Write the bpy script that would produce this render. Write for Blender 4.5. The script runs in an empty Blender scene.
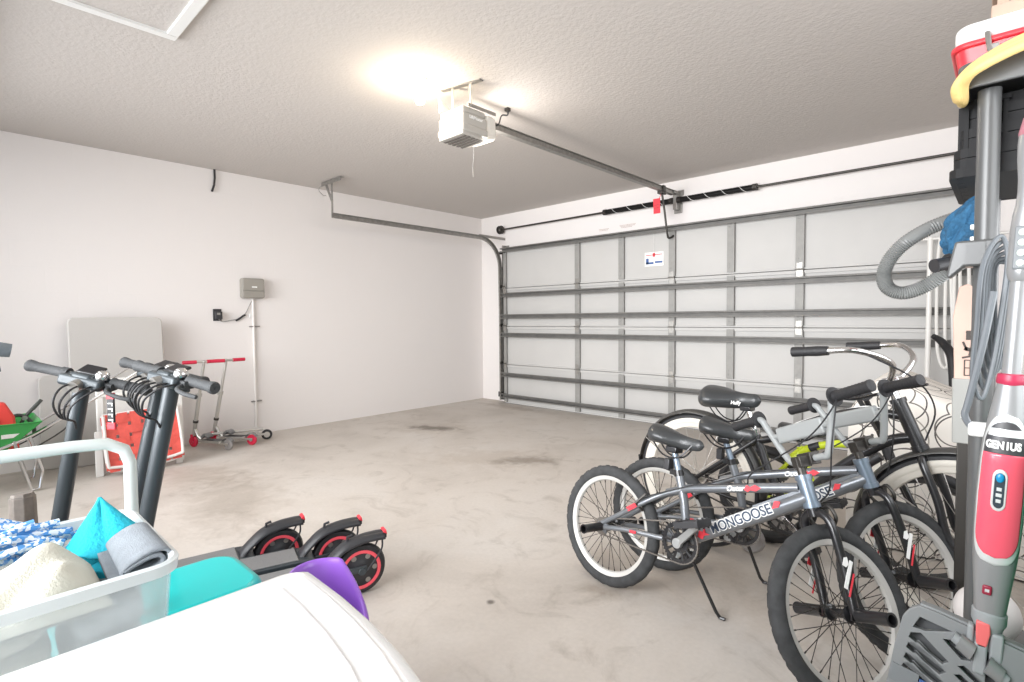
import bpy, bmesh, math, random
from mathutils import Vector as V, Matrix as M
random.seed(7)
PI = math.pi
rad = math.radians
scn = bpy.context.scene
COL = scn.collection

# ------------------------------------------------------------------ camera
CAM = V((5.580, -5.358, 1.153))
FPX = 528.5
FW = V((-0.6814, 0.7308, -0.0412)).normalized()
RT = V((0.7315, 0.6818, -0.0080)).normalized()
UP = RT.cross(FW).normalized()
RT = FW.cross(UP).normalized()
cd = bpy.data.cameras.new('camera')
cam = bpy.data.objects.new('camera', cd)
COL.objects.link(cam)
cd.sensor_width = 36.0
cd.lens = FPX / 1024 * 36.0
cd.clip_start = 0.02
mw = M((RT, UP, -FW)).transposed().to_4x4()
mw.translation = CAM
cam.matrix_world = mw
scn.camera = cam

# ------------------------------------------------------------------ world, lights, exposure
scn.view_settings.view_transform = 'Standard'
scn.view_settings.look = 'None'
scn.view_settings.exposure = 0.24
scn.view_settings.gamma = 1.0
scn.view_settings.use_curve_mapping = False
w = bpy.data.worlds.new('world')
scn.world = w
w.use_nodes = True
w.node_tree.nodes['Background'].inputs[0].default_value = (0.75, 0.85, 1.0, 1)
w.node_tree.nodes['Background'].inputs[1].default_value = 1.0


def area(name, loc, rot, sx, sy, power, color):
    l = bpy.data.lights.new(name, 'AREA')
    l.shape = 'RECTANGLE'
    l.size = sx
    l.size_y = sy
    l.energy = power
    l.color = color
    o = bpy.data.objects.new(name, l)
    o.location = loc
    o.rotation_euler = rot
    COL.objects.link(o)
    return o


# fill light added at a made-up opening in the unseen back wall
area('back_fill_light', (3.1, -6.48, 1.55), (rad(83), 0, 0), 4.6, 1.7, 118, (0.985, 0.99, 1.0)).data.spread = rad(100)
# second fill light, added at a made-up opening in the unseen right wall
area('side_fill_light', (6.08, -3.6, 1.6), (rad(90), 0, rad(90)), 1.9, 1.3, 22, (1.0, 0.985, 0.97))
# weak fill light added under the ceiling, out of view behind the photographer
area('ceiling_fill_light', (2.4, -5.5, 2.5), (0, 0, 0), 3.0, 0.5, 7, (1.0, 0.97, 0.94))
bl = bpy.data.lights.new('bulb_light', 'POINT')
bl.energy = 22
bl.color = (1.0, 0.87, 0.70)
bl.shadow_soft_size = 0.04
blo = bpy.data.objects.new('bulb_light', bl)
blo.location = (2.95, -3.34, 2.475)
COL.objects.link(blo)
# fill light added in front of the opener's lens to brighten the door
ol = bpy.data.lights.new('opener_fill_light', 'POINT')
ol.energy = 9
ol.color = (1.0, 0.93, 0.86)
ol.shadow_soft_size = 0.07
olo = bpy.data.objects.new('opener_fill_light', ol)
olo.location = (3.02, -2.78, 2.26)
COL.objects.link(olo)


# ------------------------------------------------------------------ materials
MATS = {}


def mat(name, col, rough=0.5, metal=0.0, noise=0.0, nscale=20, bump=0.0, bscale=60, col2=None, trans=0.0, alpha=1.0,
        emit=None, estr=0.0, coat=0.0, detail=4, rot=None):
    if name in MATS:
        return MATS[name]
    m = bpy.data.materials.new(name)
    MATS[name] = m
    m.use_nodes = True
    nt = m.node_tree
    b = nt.nodes['Principled BSDF']
    c = (*col, 1)
    b.inputs['Base Color'].default_value = c
    b.inputs['Roughness'].default_value = rough
    b.inputs['Metallic'].default_value = metal
    if trans:
        b.inputs['Transmission Weight'].default_value = trans
    if alpha < 1:
        b.inputs['Alpha'].default_value = alpha
    if coat:
        b.inputs['Coat Weight'].default_value = coat
    if emit:
        b.inputs['Emission Color'].default_value = (*emit, 1)
        b.inputs['Emission Strength'].default_value = estr
    tc = nt.nodes.new('ShaderNodeTexCoord')
    if noise or col2:
        n = nt.nodes.new('ShaderNodeTexNoise')
        n.inputs['Scale'].default_value = nscale
        n.inputs['Detail'].default_value = detail
        nt.links.new(tc.outputs['Object'], n.inputs['Vector'])
        r = nt.nodes.new('ShaderNodeValToRGB')
        c2 = col2 if col2 else tuple(max(0, x * (1 - noise)) for x in col)
        r.color_ramp.elements[0].position = 0.35
        r.color_ramp.elements[1].position = 0.65
        r.color_ramp.elements[0].color = (*c2, 1)
        r.color_ramp.elements[1].color = c
        nt.links.new(n.outputs['Fac'], r.inputs['Fac'])
        nt.links.new(r.outputs['Color'], b.inputs['Base Color'])
    if bump:
        n2 = nt.nodes.new('ShaderNodeTexNoise')
        n2.inputs['Scale'].default_value = bscale
        n2.inputs['Detail'].default_value = 3
        nt.links.new(tc.outputs['Object'], n2.inputs['Vector'])
        bp = nt.nodes.new('ShaderNodeBump')
        bp.inputs['Strength'].default_value = bump
        bp.inputs['Distance'].default_value = 0.01
        nt.links.new(n2.outputs['Fac'], bp.inputs['Height'])
        nt.links.new(bp.outputs['Normal'], b.inputs['Normal'])
    return m


def floor_mat():
    m = bpy.data.materials.new('concrete')
    m.use_nodes = True
    nt = m.node_tree
    L = nt.links.new
    b = nt.nodes['Principled BSDF']
    tc = nt.nodes.new('ShaderNodeTexCoord')

    def noise(scale, detail, dist=0.0, rough=0.55):
        n = nt.nodes.new('ShaderNodeTexNoise')
        n.inputs['Scale'].default_value = scale
        n.inputs['Detail'].default_value = detail
        n.inputs['Distortion'].default_value = dist
        n.inputs['Roughness'].default_value = rough
        L(tc.outputs['Object'], n.inputs['Vector'])
        return n

    def ramp(src, stops):
        r = nt.nodes.new('ShaderNodeValToRGB')
        e = r.color_ramp.elements
        e[0].position, e[0].color = stops[0][0], (*stops[0][1], 1)
        e[1].position, e[1].color = stops[-1][0], (*stops[-1][1], 1)
        for p, c in stops[1:-1]:
            x = e.new(p)
            x.color = (*c, 1)
        L(src, r.inputs['Fac'])
        return r

    def mul(a, bb, fac=1.0):
        x = nt.nodes.new('ShaderNodeMix')
        x.data_type = 'RGBA'
        x.blend_type = 'MULTIPLY'
        x.inputs[0].default_value = fac
        L(a, x.inputs[6])
        L(bb, x.inputs[7])
        return x.outputs[2]
    base = ramp(noise(1.1, 6, 0.6).outputs['Fac'], [(0.3, (0.485, 0.44, 0.395)), (0.5, (0.58, 0.532, 0.482)), (0.72, (0.625, 0.587, 0.545))])
    sw = ramp(noise(3.2, 8, 1.6, 0.65).outputs['Fac'], [(0.28, (0.72, 0.70, 0.68)), (0.45, (0.97, 0.965, 0.96)), (0.7, (1, 1, 1))])
    fine = ramp(noise(55, 4).outputs['Fac'], [(0.3, (0.9, 0.9, 0.9)), (0.7, (1, 1, 1))])
    c = mul(mul(base.outputs['Color'], sw.outputs['Color'], 0.8), fine.outputs['Color'], 0.7)
    # worn oil stains with their own outlines
    wob = noise(9, 5, 0.5)
    for (sx, sy, rx, ry, a, dark) in ((1.15, -1.84, 0.34, 0.13, 0.5, 0.42), (2.75, -2.16, 0.34, 0.16, 0.7, 0.62),
                                      (1.15, -1.84, 0.55, 0.3, 0.5, 0.85), (2.45, -2.3, 0.7, 0.35, 0.6, 0.88),
                                      (1.9, -4.1, 0.75, 0.35, -0.3, 0.80), (1.2, -4.1, 0.5, 0.3, 0.2, 0.84),
                                      (0.9, -0.35, 0.8, 0.12, 0.0, 0.80), (4.07, -3.88, 0.02, 0.02, 0, 0.3), (4.35, -3.5, 0.16, 0.07, 0.4, 0.8),
                                      (3.42, -2.3, 0.03, 0.02, 0, 0.35), (4.7, -3.2, 0.6, 0.3, 0.1, 0.9)):
        mp = nt.nodes.new('ShaderNodeMapping')
        mp.vector_type = 'TEXTURE'
        mp.inputs['Location'].default_value = (sx, sy, 0)
        mp.inputs['Rotation'].default_value = (0, 0, a)
        mp.inputs['Scale'].default_value = (rx, ry, 1)
        L(tc.outputs['Object'], mp.inputs['Vector'])
        ln = nt.nodes.new('ShaderNodeVectorMath')
        ln.operation = 'LENGTH'
        L(mp.outputs['Vector'], ln.inputs[0])
        ad = nt.nodes.new('ShaderNodeMath')
        ad.operation = 'MULTIPLY_ADD'
        L(wob.outputs['Fac'], ad.inputs[0])
        ad.inputs[1].default_value = 1.6
        L(ln.outputs['Value'], ad.inputs[2])
        r = ramp(ad.outputs[0], [(0.75, (dark, dark * 0.97, dark * 0.94)), (1.0, (1, 1, 1))])
        r.color_ramp.elements[0].position = 0.62
        mr = nt.nodes.new('ShaderNodeMath')
        mr.operation = 'MULTIPLY'
        mr.inputs[1].default_value = 0.55
        L(ad.outputs[0], mr.inputs[0])
        L(mr.outputs[0], r.inputs['Fac'])
        c = mul(c, r.outputs['Color'])
    L(c, b.inputs['Base Color'])
    b.inputs['Roughness'].default_value = 0.62
    bp = nt.nodes.new('ShaderNodeBump')
    bp.inputs['Strength'].default_value = 0.12
    L(noise(30, 5).outputs['Fac'], bp.inputs['Height'])
    L(bp.outputs['Normal'], b.inputs['Normal'])
    return m


def brick_bump_wall(name, col):
    """painted block wall, joints faintly visible"""
    m = bpy.data.materials.new(name)
    m.use_nodes = True
    nt = m.node_tree
    L = nt.links.new
    b = nt.nodes['Principled BSDF']
    b.inputs['Base Color'].default_value = (*col, 1)
    b.inputs['Roughness'].default_value = 0.75
    tc = nt.nodes.new('ShaderNodeTexCoord')
    sp = nt.nodes.new('ShaderNodeSeparateXYZ')
    L(tc.outputs['Object'], sp.inputs[0])
    ad = nt.nodes.new('ShaderNodeMath')
    L(sp.outputs['X'], ad.inputs[0])
    L(sp.outputs['Y'], ad.inputs[1])
    cb = nt.nodes.new('ShaderNodeCombineXYZ')
    L(ad.outputs[0], cb.inputs['X'])
    L(sp.outputs['Z'], cb.inputs['Y'])
    br = nt.nodes.new('ShaderNodeTexBrick')
    br.inputs['Scale'].default_value = 1.0
    br.inputs['Brick Width'].default_value = 0.4
    br.inputs['Row Height'].default_value = 0.2
    br.inputs['Mortar Size'].default_value = 0.006
    br.inputs['Mortar Smooth'].default_value = 0.6
    L(cb.outputs[0], br.inputs['Vector'])
    n = nt.nodes.new('ShaderNodeTexNoise')
    n.inputs['Scale'].default_value = 45
    L(tc.outputs['Object'], n.inputs['Vector'])
    bp = nt.nodes.new('ShaderNodeBump')
    bp.invert = True
    bp.inputs['Strength'].default_value = 0.12
    bp.inputs['Distance'].default_value = 0.003
    L(br.outputs['Fac'], bp.inputs['Height'])
    bp2 = nt.nodes.new('ShaderNodeBump')
    bp2.inputs['Strength'].default_value = 0.15
    bp2.inputs['Distance'].default_value = 0.004
    L(n.outputs['Fac'], bp2.inputs['Height'])
    L(bp.outputs['Normal'], bp2.inputs['Normal'])
    L(bp2.outputs['Normal'], b.inputs['Normal'])
    return m


def stripe_mat(name, ca, cb_, scale, thr=0.5, axis='Z', rough=0.8):
    m = bpy.data.materials.new(name)
    m.use_nodes = True
    nt = m.node_tree
    b = nt.nodes['Principled BSDF']
    b.inputs['Roughness'].default_value = rough
    tc = nt.nodes.new('ShaderNodeTexCoord')
    n = nt.nodes.new('ShaderNodeTexVoronoi')
    n.inputs['Scale'].default_value = scale
    nt.links.new(tc.outputs['Object'], n.inputs['Vector'])
    r = nt.nodes.new('ShaderNodeValToRGB')
    r.color_ramp.interpolation = 'LINEAR'
    r.color_ramp.elements[0].position = thr - 0.08
    r.color_ramp.elements[1].position = thr + 0.08
    r.color_ramp.elements[0].color = (*ca, 1)
    r.color_ramp.elements[1].color = (*cb_, 1)
    sp = nt.nodes.new('ShaderNodeSeparateColor')
    nt.links.new(n.outputs['Color'], sp.inputs[0])
    nt.links.new(sp.outputs[0], r.inputs['Fac'])
    nt.links.new(r.outputs['Color'], b.inputs['Base Color'])
    return m


BLACK = mat('black_rubber', (0.02, 0.02, 0.022), 0.55, bump=0.2, bscale=120)
TIRE = mat('tire_rubber', (0.05, 0.052, 0.054), 0.8, noise=0.35, nscale=30)
BLKMET = mat('black_metal', (0.018, 0.018, 0.02), 0.28, 0.2, coat=0.4)
BLKPL = mat('black_plastic', (0.03, 0.03, 0.033), 0.4)
CHROME = mat('chrome', (0.75, 0.75, 0.75), 0.16, 1.0)
STEEL = mat('galvanised_steel', (0.36, 0.35, 0.33), 0.42, 0.75, noise=0.2, nscale=30)
STRUT = mat('strut_steel', (0.17, 0.165, 0.155), 0.55, 0.25, noise=0.2, nscale=12)
DSTEEL = mat('dark_steel', (0.07, 0.065, 0.06), 0.4, 0.7)
GUN = mat('gunmetal_paint', (0.225, 0.24, 0.26), 0.3, 0.55, noise=0.12, nscale=8, coat=0.3)
BLUGUN = mat('blue_grey_paint', (0.20, 0.25, 0.31), 0.3, 0.55, coat=0.3)
LGREY = mat('light_grey_paint', (0.31, 0.325, 0.325), 0.45, 0.1)
RIMG = mat('rim_grey', (0.62, 0.61, 0.58), 0.4, 0.3)
SPK = mat('spoke_black', (0.06, 0.055, 0.05), 0.35, 0.6)
SPKC = mat('spoke_chrome', (0.6, 0.58, 0.55), 0.3, 0.8)
SEAT = mat('saddle_vinyl', (0.035, 0.038, 0.04), 0.36, bump=0.15, bscale=200, coat=0.2)
RED = mat('red_decal', (0.75, 0.05, 0.07), 0.4)
WHITE = mat('white_decal', (0.85, 0.85, 0.83), 0.5)
WHPL = mat('white_plastic', (0.80, 0.80, 0.78), 0.35)
NAVY = mat('lettering_navy', (0.03, 0.05, 0.09), 0.5)
BLUE = mat('blue_print', (0.05, 0.12, 0.32), 0.5)

# ------------------------------------------------------------------ mesh helpers


class MB:
    def __init__(self, T=None):
        self.bm = bmesh.new()
        self.T = T or M.Identity(4)

    def _tf(self, verts, mtx):
        mm = self.T @ mtx
        for v in verts:
            v.co = mm @ v.co

    def box(self, c, s, rot=None):
        r = bmesh.ops.create_cube(self.bm, size=1.0)
        mtx = M.Translation(c) @ (rot.to_4x4() if rot else M.Identity(4)) @ M.Diagonal((s[0], s[1], s[2], 1))
        self._tf(r['verts'], mtx)
        return self

    def cyl(self, a, b, r0, r1=None, seg=16, caps=True):
        a, b = V(a), V(b)
        r1 = r0 if r1 is None else r1
        d = b - a
        if d.length < 1e-7:
            return self
        r = bmesh.ops.create_cone(self.bm, cap_ends=caps, segments=seg, radius1=r0, radius2=r1, depth=d.length)
        q = V((0, 0, 1)).rotation_difference(d.normalized()).to_matrix().to_4x4()
        self._tf(r['verts'], M.Translation((a + b) / 2) @ q)
        return self

    def ball(self, c, s, seg=16, rot=None):
        r = bmesh.ops.create_uvsphere(self.bm, u_segments=seg, v_segments=max(6, seg // 2), radius=1)
        s = (s, s, s) if isinstance(s, (int, float)) else s
        self._tf(r['verts'], M.Translation(c) @ (rot.to_4x4() if rot else M.Identity(4)) @ M.Diagonal((*s, 1)))
        return self

    def sweep(self, pts, prof, closed=False, caps=True, up=None, scales=None):
        """sweep a 2-D profile (list of (u,v)) along pts"""
        P = [V(p) for p in pts]
        n = len(P)
        rings = []
        prev = None
        for i in range(n):
            if closed:
                t = (P[(i + 1) % n] - P[i - 1])
            else:
                t = P[min(i + 1, n - 1)] - P[max(i - 1, 0)]
            t.normalize()
            if up is not None:
                a = V(up) - t * V(up).dot(t)
            elif prev is None:
                h = V((0, 0, 1)) if abs(t.z) < 0.9 else V((1, 0, 0))
                a = h - t * h.dot(t)
            else:
                a = prev - t * prev.dot(t)
            a.normalize()
            prev = a
            bvec = t.cross(a)
            sc = scales[i] if scales else 1.0
            rings.append([self.bm.verts.new(self.T @ (P[i] + a * (u * sc) + bvec * (v * sc))) for u, v in prof])
        k = len(prof)
        for i in range(n if closed else n - 1):
            A, B = rings[i], rings[(i + 1) % n]
            for j in range(k):
                self.bm.faces.new((A[j], A[(j + 1) % k], B[(j + 1) % k], B[j]))
        if caps and not closed:
            self.bm.faces.new(list(reversed(rings[0])))
            self.bm.faces.new(rings[-1])
        return self

    def tube(self, pts, r, seg=10, closed=False, smooth=0, radii=None):
        P = [V(p) for p in pts]
        if smooth:
            P2 = spline(P, smooth, closed)
            if radii:
                radii = [radii[min(int(i / smooth), len(radii) - 1)] * (1 - (i / smooth) % 1) + radii[min(int(i / smooth) + 1, len(radii) - 1)] * ((i / smooth) % 1) for i in range(len(P2))]
            P = P2
        prof = [(r * math.cos(2 * PI * j / seg), r * math.sin(2 * PI * j / seg)) for j in range(seg)]
        sc = [q / r for q in radii] if radii else None
        return self.sweep(P, prof, closed, scales=sc)

    def lathe(self, prof, seg=24, mtx=None):
        """prof: (radius, height) along local z"""
        mtx = self.T @ (mtx or M.Identity(4))
        rings = []
        for r, z in prof:
            if r < 1e-6:
                rings.append([self.bm.verts.new(mtx @ V((0, 0, z)))])
            else:
                rings.append([self.bm.verts.new(mtx @ V((r * math.cos(2 * PI * j / seg), r * math.sin(2 * PI * j / seg), z))) for j in range(seg)])
        for A, B in zip(rings, rings[1:]):
            for j in range(seg):
                a0, a1 = A[j % len(A)], A[(j + 1) % len(A)]
                b0, b1 = B[j % len(B)], B[(j + 1) % len(B)]
                f = [x for i, x in enumerate((a0, a1, b1, b0)) if x not in (a0, a1, b1, b0)[:i]]
                if len(f) > 2:
                    self.bm.faces.new(f)
        return self

    def prism(self, poly, h, mtx=None):
        """polygon in local xy extruded along local z from -h/2 to h/2"""
        mtx = self.T @ (mtx or M.Identity(4))
        A = [self.bm.verts.new(mtx @ V((x, y, -h / 2))) for x, y in poly]
        B = [self.bm.verts.new(mtx @ V((x, y, h / 2))) for x, y in poly]
        n = len(poly)
        self.bm.faces.new(list(reversed(A)))
        self.bm.faces.new(B)
        for i in range(n):
            self.bm.faces.new((A[i], A[(i + 1) % n], B[(i + 1) % n], B[i]))
        return self

    def grid(self, fn, nu, nv):
        vs = [[self.bm.verts.new(self.T @ V(fn(i / nu, j / nv))) for j in range(nv + 1)] for i in range(nu + 1)]
        for i in range(nu):
            for j in range(nv):
                self.bm.faces.new((vs[i][j], vs[i + 1][j], vs[i + 1][j + 1], vs[i][j + 1]))
        return self

    def build(self, name, m, parent=None, bevel=0.0, smooth=True, subsurf=0, solid=0.0, angle=40):
        bmesh.ops.remove_doubles(self.bm, verts=self.bm.verts, dist=1e-6)
        bmesh.ops.recalc_face_normals(self.bm, faces=self.bm.faces)
        me = bpy.data.meshes.new(name)
        self.bm.to_mesh(me)
        self.bm.free()
        if smooth:
            me.polygons.foreach_set('use_smooth', [True] * len(me.polygons))
            me.set_sharp_from_angle(angle=rad(angle))
        o = bpy.data.objects.new(name, me)
        me.materials.append(m)
        COL.objects.link(o)
        if parent:
            o.parent = parent
        if solid:
            md = o.modifiers.new('solid', 'SOLIDIFY')
            md.thickness = solid
            md.offset = 0
        if bevel:
            md = o.modifiers.new('bevel', 'BEVEL')
            md.width = bevel
            md.segments = 3
            md.limit_method = 'ANGLE'
            md.angle_limit = rad(35)
        if subsurf:
            md = o.modifiers.new('sub', 'SUBSURF')
            md.levels = md.render_levels = subsurf
        return o


def spline(P, k, closed=False):
    out = []
    n = len(P)
    rng = n if closed else n - 1
    for i in range(rng):
        p0 = P[(i - 1) % n] if closed or i > 0 else P[i] * 2 - P[i + 1]
        p1 = P[i]
        p2 = P[(i + 1) % n]
        p3 = P[(i + 2) % n] if closed or i + 2 < n else P[i + 1] * 2 - P[i]
        for j in range(k):
            t = j / k
            out.append(0.5 * ((2 * p1) + (p2 - p0) * t + (2 * p0 - 5 * p1 + 4 * p2 - p3) * t * t + (3 * p1 - p0 - 3 * p2 + p3) * t ** 3))
    if not closed:
        out.append(P[-1])
    return out


def rrect(w, h, r, n=6):
    out = []
    for cx, cy, a0 in ((w / 2 - r, h / 2 - r, 0), (-w / 2 + r, h / 2 - r, 90), (-w / 2 + r, -h / 2 + r, 180), (w / 2 - r, -h / 2 + r, 270)):
        for i in range(n + 1):
            a = rad(a0 + 90 * i / n)
            out.append((cx + r * math.cos(a), cy + r * math.sin(a)))
    return out


def frame3(x, y, z, o=(0, 0, 0)):
    m = M((V(x), V(y), V(z))).transposed().to_4x4()
    m.translation = V(o)
    return m


def text_mesh(name, body, size, mtx, m, parent=None, extrude=0.0008, bold=0.0, shear=0.0, sx=1.0):
    c = bpy.data.curves.new(name, 'FONT')
    c.body = body
    c.size = size
    c.extrude = extrude
    c.offset = bold
    c.shear = shear
    c.align_x = 'CENTER'
    c.align_y = 'CENTER'
    t = bpy.data.objects.new(name, c)
    me = bpy.data.meshes.new_from_object(t)
    bpy.data.objects.remove(t)
    me.transform(mtx @ M.Diagonal((sx, 1, 1, 1)))
    me.materials.clear()
    me.materials.append(m)
    me.name = name
    o = bpy.data.objects.new(name, me)
    COL.objects.link(o)
    if parent:
        o.parent = parent
    return o


def tag(o, label=None, cat=None, group=None, kind=None):
    if label:
        o['label'] = label
    if cat:
        o['category'] = cat
    if group:
        o['group'] = group
    if kind:
        o['kind'] = kind
    return o


def thing(name, label, cat, loc=(0, 0, 0), rot=(0, 0, 0), group=None):
    o = bpy.data.objects.new(name, None)
    o.empty_display_size = 0.1
    COL.objects.link(o)
    o.location = loc
    o.rotation_euler = rot
    return tag(o, label, cat, group)


def copy_tree(o, parent=None):
    c = o.copy()
    COL.objects.link(c)
    c.parent = parent
    for ch in list(o.children):
        copy_tree(ch, c)
    return c


# ------------------------------------------------------------------ room
H = 2.607
RX = 6.15
RY = -6.55
WALLM = brick_bump_wall('painted_block', (0.83, 0.795, 0.775))
WALL2 = mat('painted_plaster', (0.83, 0.795, 0.775), 0.75, bump=0.2, bscale=50)
CEIL = mat('knockdown_ceiling', (0.56, 0.525, 0.495), 0.85, bump=0.3, bscale=50)
tag(MB().box((RX / 2, RY / 2, -0.05), (RX + 0.2, -RY + 0.2, 0.1)).build('floor', floor_mat(), smooth=False), kind='structure')
tag(MB().box((RX / 2, RY / 2, H + 0.05), (RX + 0.2, -RY + 0.2, 0.1)).build('ceiling', CEIL, smooth=False), kind='structure')
tag(MB().box((-0.05, RY / 2, H / 2), (0.1, -RY + 0.2, H)).build('wall_left', WALLM, smooth=False), kind='structure')
tag(MB().box((RX / 2, 0.05, H / 2), (RX, 0.1, H)).build('wall_front', WALLM, smooth=False), kind='structure')
# unseen right wall, its opening added for the side fill light
wr = MB()
wr.box((RX + 0.05, -1.275, H / 2), (0.1, 2.55, H))
wr.box((RX + 0.05, (-4.65 + RY) / 2, H / 2), (0.1, -RY - 4.65, H))
wr.box((RX + 0.05, -3.6, 0.45), (0.1, 2.1, 0.90)).box((RX + 0.05, -3.6, (2.30 + H) / 2), (0.1, 2.1, H - 2.30))
tag(wr.build('wall_right', WALL2, smooth=False), kind='structure')
wb = MB()  # unseen back wall, its wide opening added for the fill light
wb.box((0.35, RY - 0.05, H / 2), (0.7, 0.1, H)).box((5.82, RY - 0.05, H / 2), (0.66, 0.1, H))
wb.box((3.1, RY - 0.05, 0.33), (4.8, 0.1, 0.66)).box((3.1, RY - 0.05, (2.44 + H) / 2), (4.8, 0.1, H - 2.44))
tag(wb.build('wall_back', WALL2, smooth=False), kind='structure')
for nm, c, s, axis in (('added_window_1', (3.1, RY - 0.06, 1.55), (4.8, 1.78), 'x'), ('added_window_2', (RX + 0.06, -3.6, 1.60), (2.1, 1.4), 'y')):  # frames of two made-up windows, added around the fill lights
    wf = MB()
    W2, H2 = s
    for k in (-1, 1):
        if axis == 'x':
            wf.box((c[0] + k * (W2 / 2 - 0.025), c[1], c[2]), (0.05, 0.05, H2)).box((c[0], c[1], c[2] + k * (H2 / 2 - 0.025)), (W2, 0.05, 0.05))
        else:
            wf.box((c[0], c[1] + k * (W2 / 2 - 0.025), c[2]), (0.05, 0.05, H2)).box((c[0], c[1], c[2] + k * (H2 / 2 - 0.025)), (0.05, W2, 0.05))
    tag(wf.build(nm, WHPL, bevel=0.004), kind='structure')

# attic hatch in the ceiling
hm = MB()
hx0, hx1, hy0, hy1 = 2.437, 3.05, -5.25, -4.50
t_ = 0.05
for (x0, x1, y0, y1) in ((hx0, hx0 + t_, hy0, hy1), (hx1 - t_, hx1, hy0, hy1), (hx0 + t_, hx1 - t_, hy1 - t_, hy1), (hx0 + t_, hx1 - t_, hy0, hy0 + t_)):
    hm.box(((x0 + x1) / 2, (y0 + y1) / 2, H - 0.009), (x1 - x0, y1 - y0, 0.018))
hatch = thing('attic_hatch', 'white framed attic access hatch set in the ceiling', 'hatch', (0, 0, 0))
hm.build('frame', WHPL, hatch, bevel=0.003)
MB().box(((hx0 + hx1) / 2, (hy0 + hy1) / 2, H - 0.003), (hx1 - hx0 - 2 * t_, hy1 - hy0 - 2 * t_, 0.006)).build('panel', CEIL, hatch)

# ------------------------------------------------------------------ garage door
DX0, DX1, DY = 0.55, 5.45, -0.11
DOORW = mat('door_steel_white', (0.52, 0.512, 0.495), 0.5, noise=0.04, nscale=3, bump=0.1, bscale=90)
door = thing('garage_door', 'wide white sectional garage door with steel struts on its back', 'garage door', (DX0, -0.06, 0))
door['kind'] = 'structure'
seams = [0.0, 0.533, 1.055, 1.575, 2.12]
inv = M.Translation((-DX0, 0.06, 0))
for z0, z1 in zip(seams, seams[1:]):
    s = MB(inv)
    s.box(((DX0 + DX1) / 2, DY + 0.02, (z0 + z1) / 2), (DX1 - DX0, 0.03, z1 - z0 - 0.004))
    # turned lips along the seams
    s.box(((DX0 + DX1) / 2, DY - 0.002, z1 - 0.02), (DX1 - DX0, 0.016, 0.030))
    s.box(((DX0 + DX1) / 2, DY + 0.002, z0 + 0.012), (DX1 - DX0, 0.010, 0.018))
    s.build('door_section', DOORW, door, bevel=0.002)
STILE = mat('stile_steel', (0.31, 0.305, 0.29), 0.55, 0.1, noise=0.1, nscale=20)
sx0 = 0.5713
xlist = [DX0 + 0.03] + [sx0 + 0.6096 * k for k in (2, 3, 4, 5, 6)] + [DX1 - 0.03]
for k, xs in enumerate(xlist):
    for z0, z1 in zip(seams, seams[1:]):
        s = MB(inv)
        wd = 0.07 if 0 < k < len(xlist) - 1 else 0.05
        s.box((xs, DY - 0.014, (z0 + z1) / 2), (wd, 0.022, z1 - z0 - 0.035))
        for zz in (z0 + 0.06, z0 + 0.10, z1 - 0.09):
            s.cyl((xs - 0.012, DY - 0.024, zz), (xs - 0.012, DY - 0.031, zz), 0.006, seg=8)
        s.build('stile', STILE, door, bevel=0.003)
    for z in seams[1:-1]:
        if k in (1, 3, 5, 7, 0):
            h = MB(inv)
            h.box((xs, DY - 0.028, z - 0.03), (0.055, 0.005, 0.07)).box((xs, DY - 0.028, z + 0.035), (0.05, 0.005, 0.06))
            h.cyl((xs - 0.036, DY - 0.034, z + 0.003), (xs + 0.036, DY - 0.034, z + 0.003), 0.008, seg=8)
            h.build('hinge', STEEL, door, bevel=0.001)
for z in (2.084, 1.479, 1.189, 0.9415, 0.401, 0.111):
    s = MB(inv)
    hh = 0.034
    for dz, yy, th in ((hh / 2, DY - 0.055, 0.004), (-hh / 2, DY - 0.055, 0.004)):
        s.box(((DX0 + DX1) / 2, yy, z + dz), (DX1 - DX0, 0.052, th))
    s.box(((DX0 + DX1) / 2, DY - 0.031, z), (DX1 - DX0, 0.004, hh))
    s.box(((DX0 + DX1) / 2, DY - 0.082, z + hh / 2 + 0.006), (DX1 - DX0, 0.004, 0.014))
    s.box(((DX0 + DX1) / 2, DY - 0.082, z - hh / 2 - 0.006), (DX1 - DX0, 0.004, 0.014))
    s.build('strut', STRUT, door, smooth=False)
MB(inv).box(((DX0 + DX1) / 2, DY + 0.02, 0.006), (DX1 - DX0, 0.045, 0.016)).build('bottom_seal', BLKPL, door, bevel=0.003)
# rollers on the left edge
for z in (0.13, 0.55, 1.07, 1.6, 2.06):
    MB(inv).cyl((DX0 - 0.03, DY - 0.03, z), (DX0 + 0.05, DY - 0.03, z), 0.006).cyl((DX0 - 0.045, DY - 0.03, z), (DX0 - 0.02, DY - 0.03, z), 0.022).build('roller', DSTEEL, door)

# decal on the door near the middle
dk = thing('door_decal', 'small red white and blue maker sticker on the garage door', 'sticker', (2.793, DY + 0.0, 1.79))
MB().box((0, 0.0025, 0), (0.22, 0.004, 0.15)).build('backing', WHITE, dk)
MB().box((0, -0.0015, 0.045), (0.19, 0.003, 0.007), M.Rotation(rad(-1), 3, 'Y')).box((0.0, -0.0015, 0.045), (0.028, 0.003, 0.04)).build('red_print', RED, dk)
MB().box((-0.078, -0.0015, -0.02), (0.03, 0.003, 0.06)).box((-0.05, -0.0015, -0.042), (0.09, 0.003, 0.022)).box((0.055, -0.0015, -0.035), (0.085, 0.003, 0.02)).build('blue_print', BLUE, dk)
MB().tube([(0, -0.004, 0.06), (0.001, -0.006, 0.2), (0, -0.004, 0.33)], 0.0012, 6).build('string', WHITE, dk)

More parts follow.
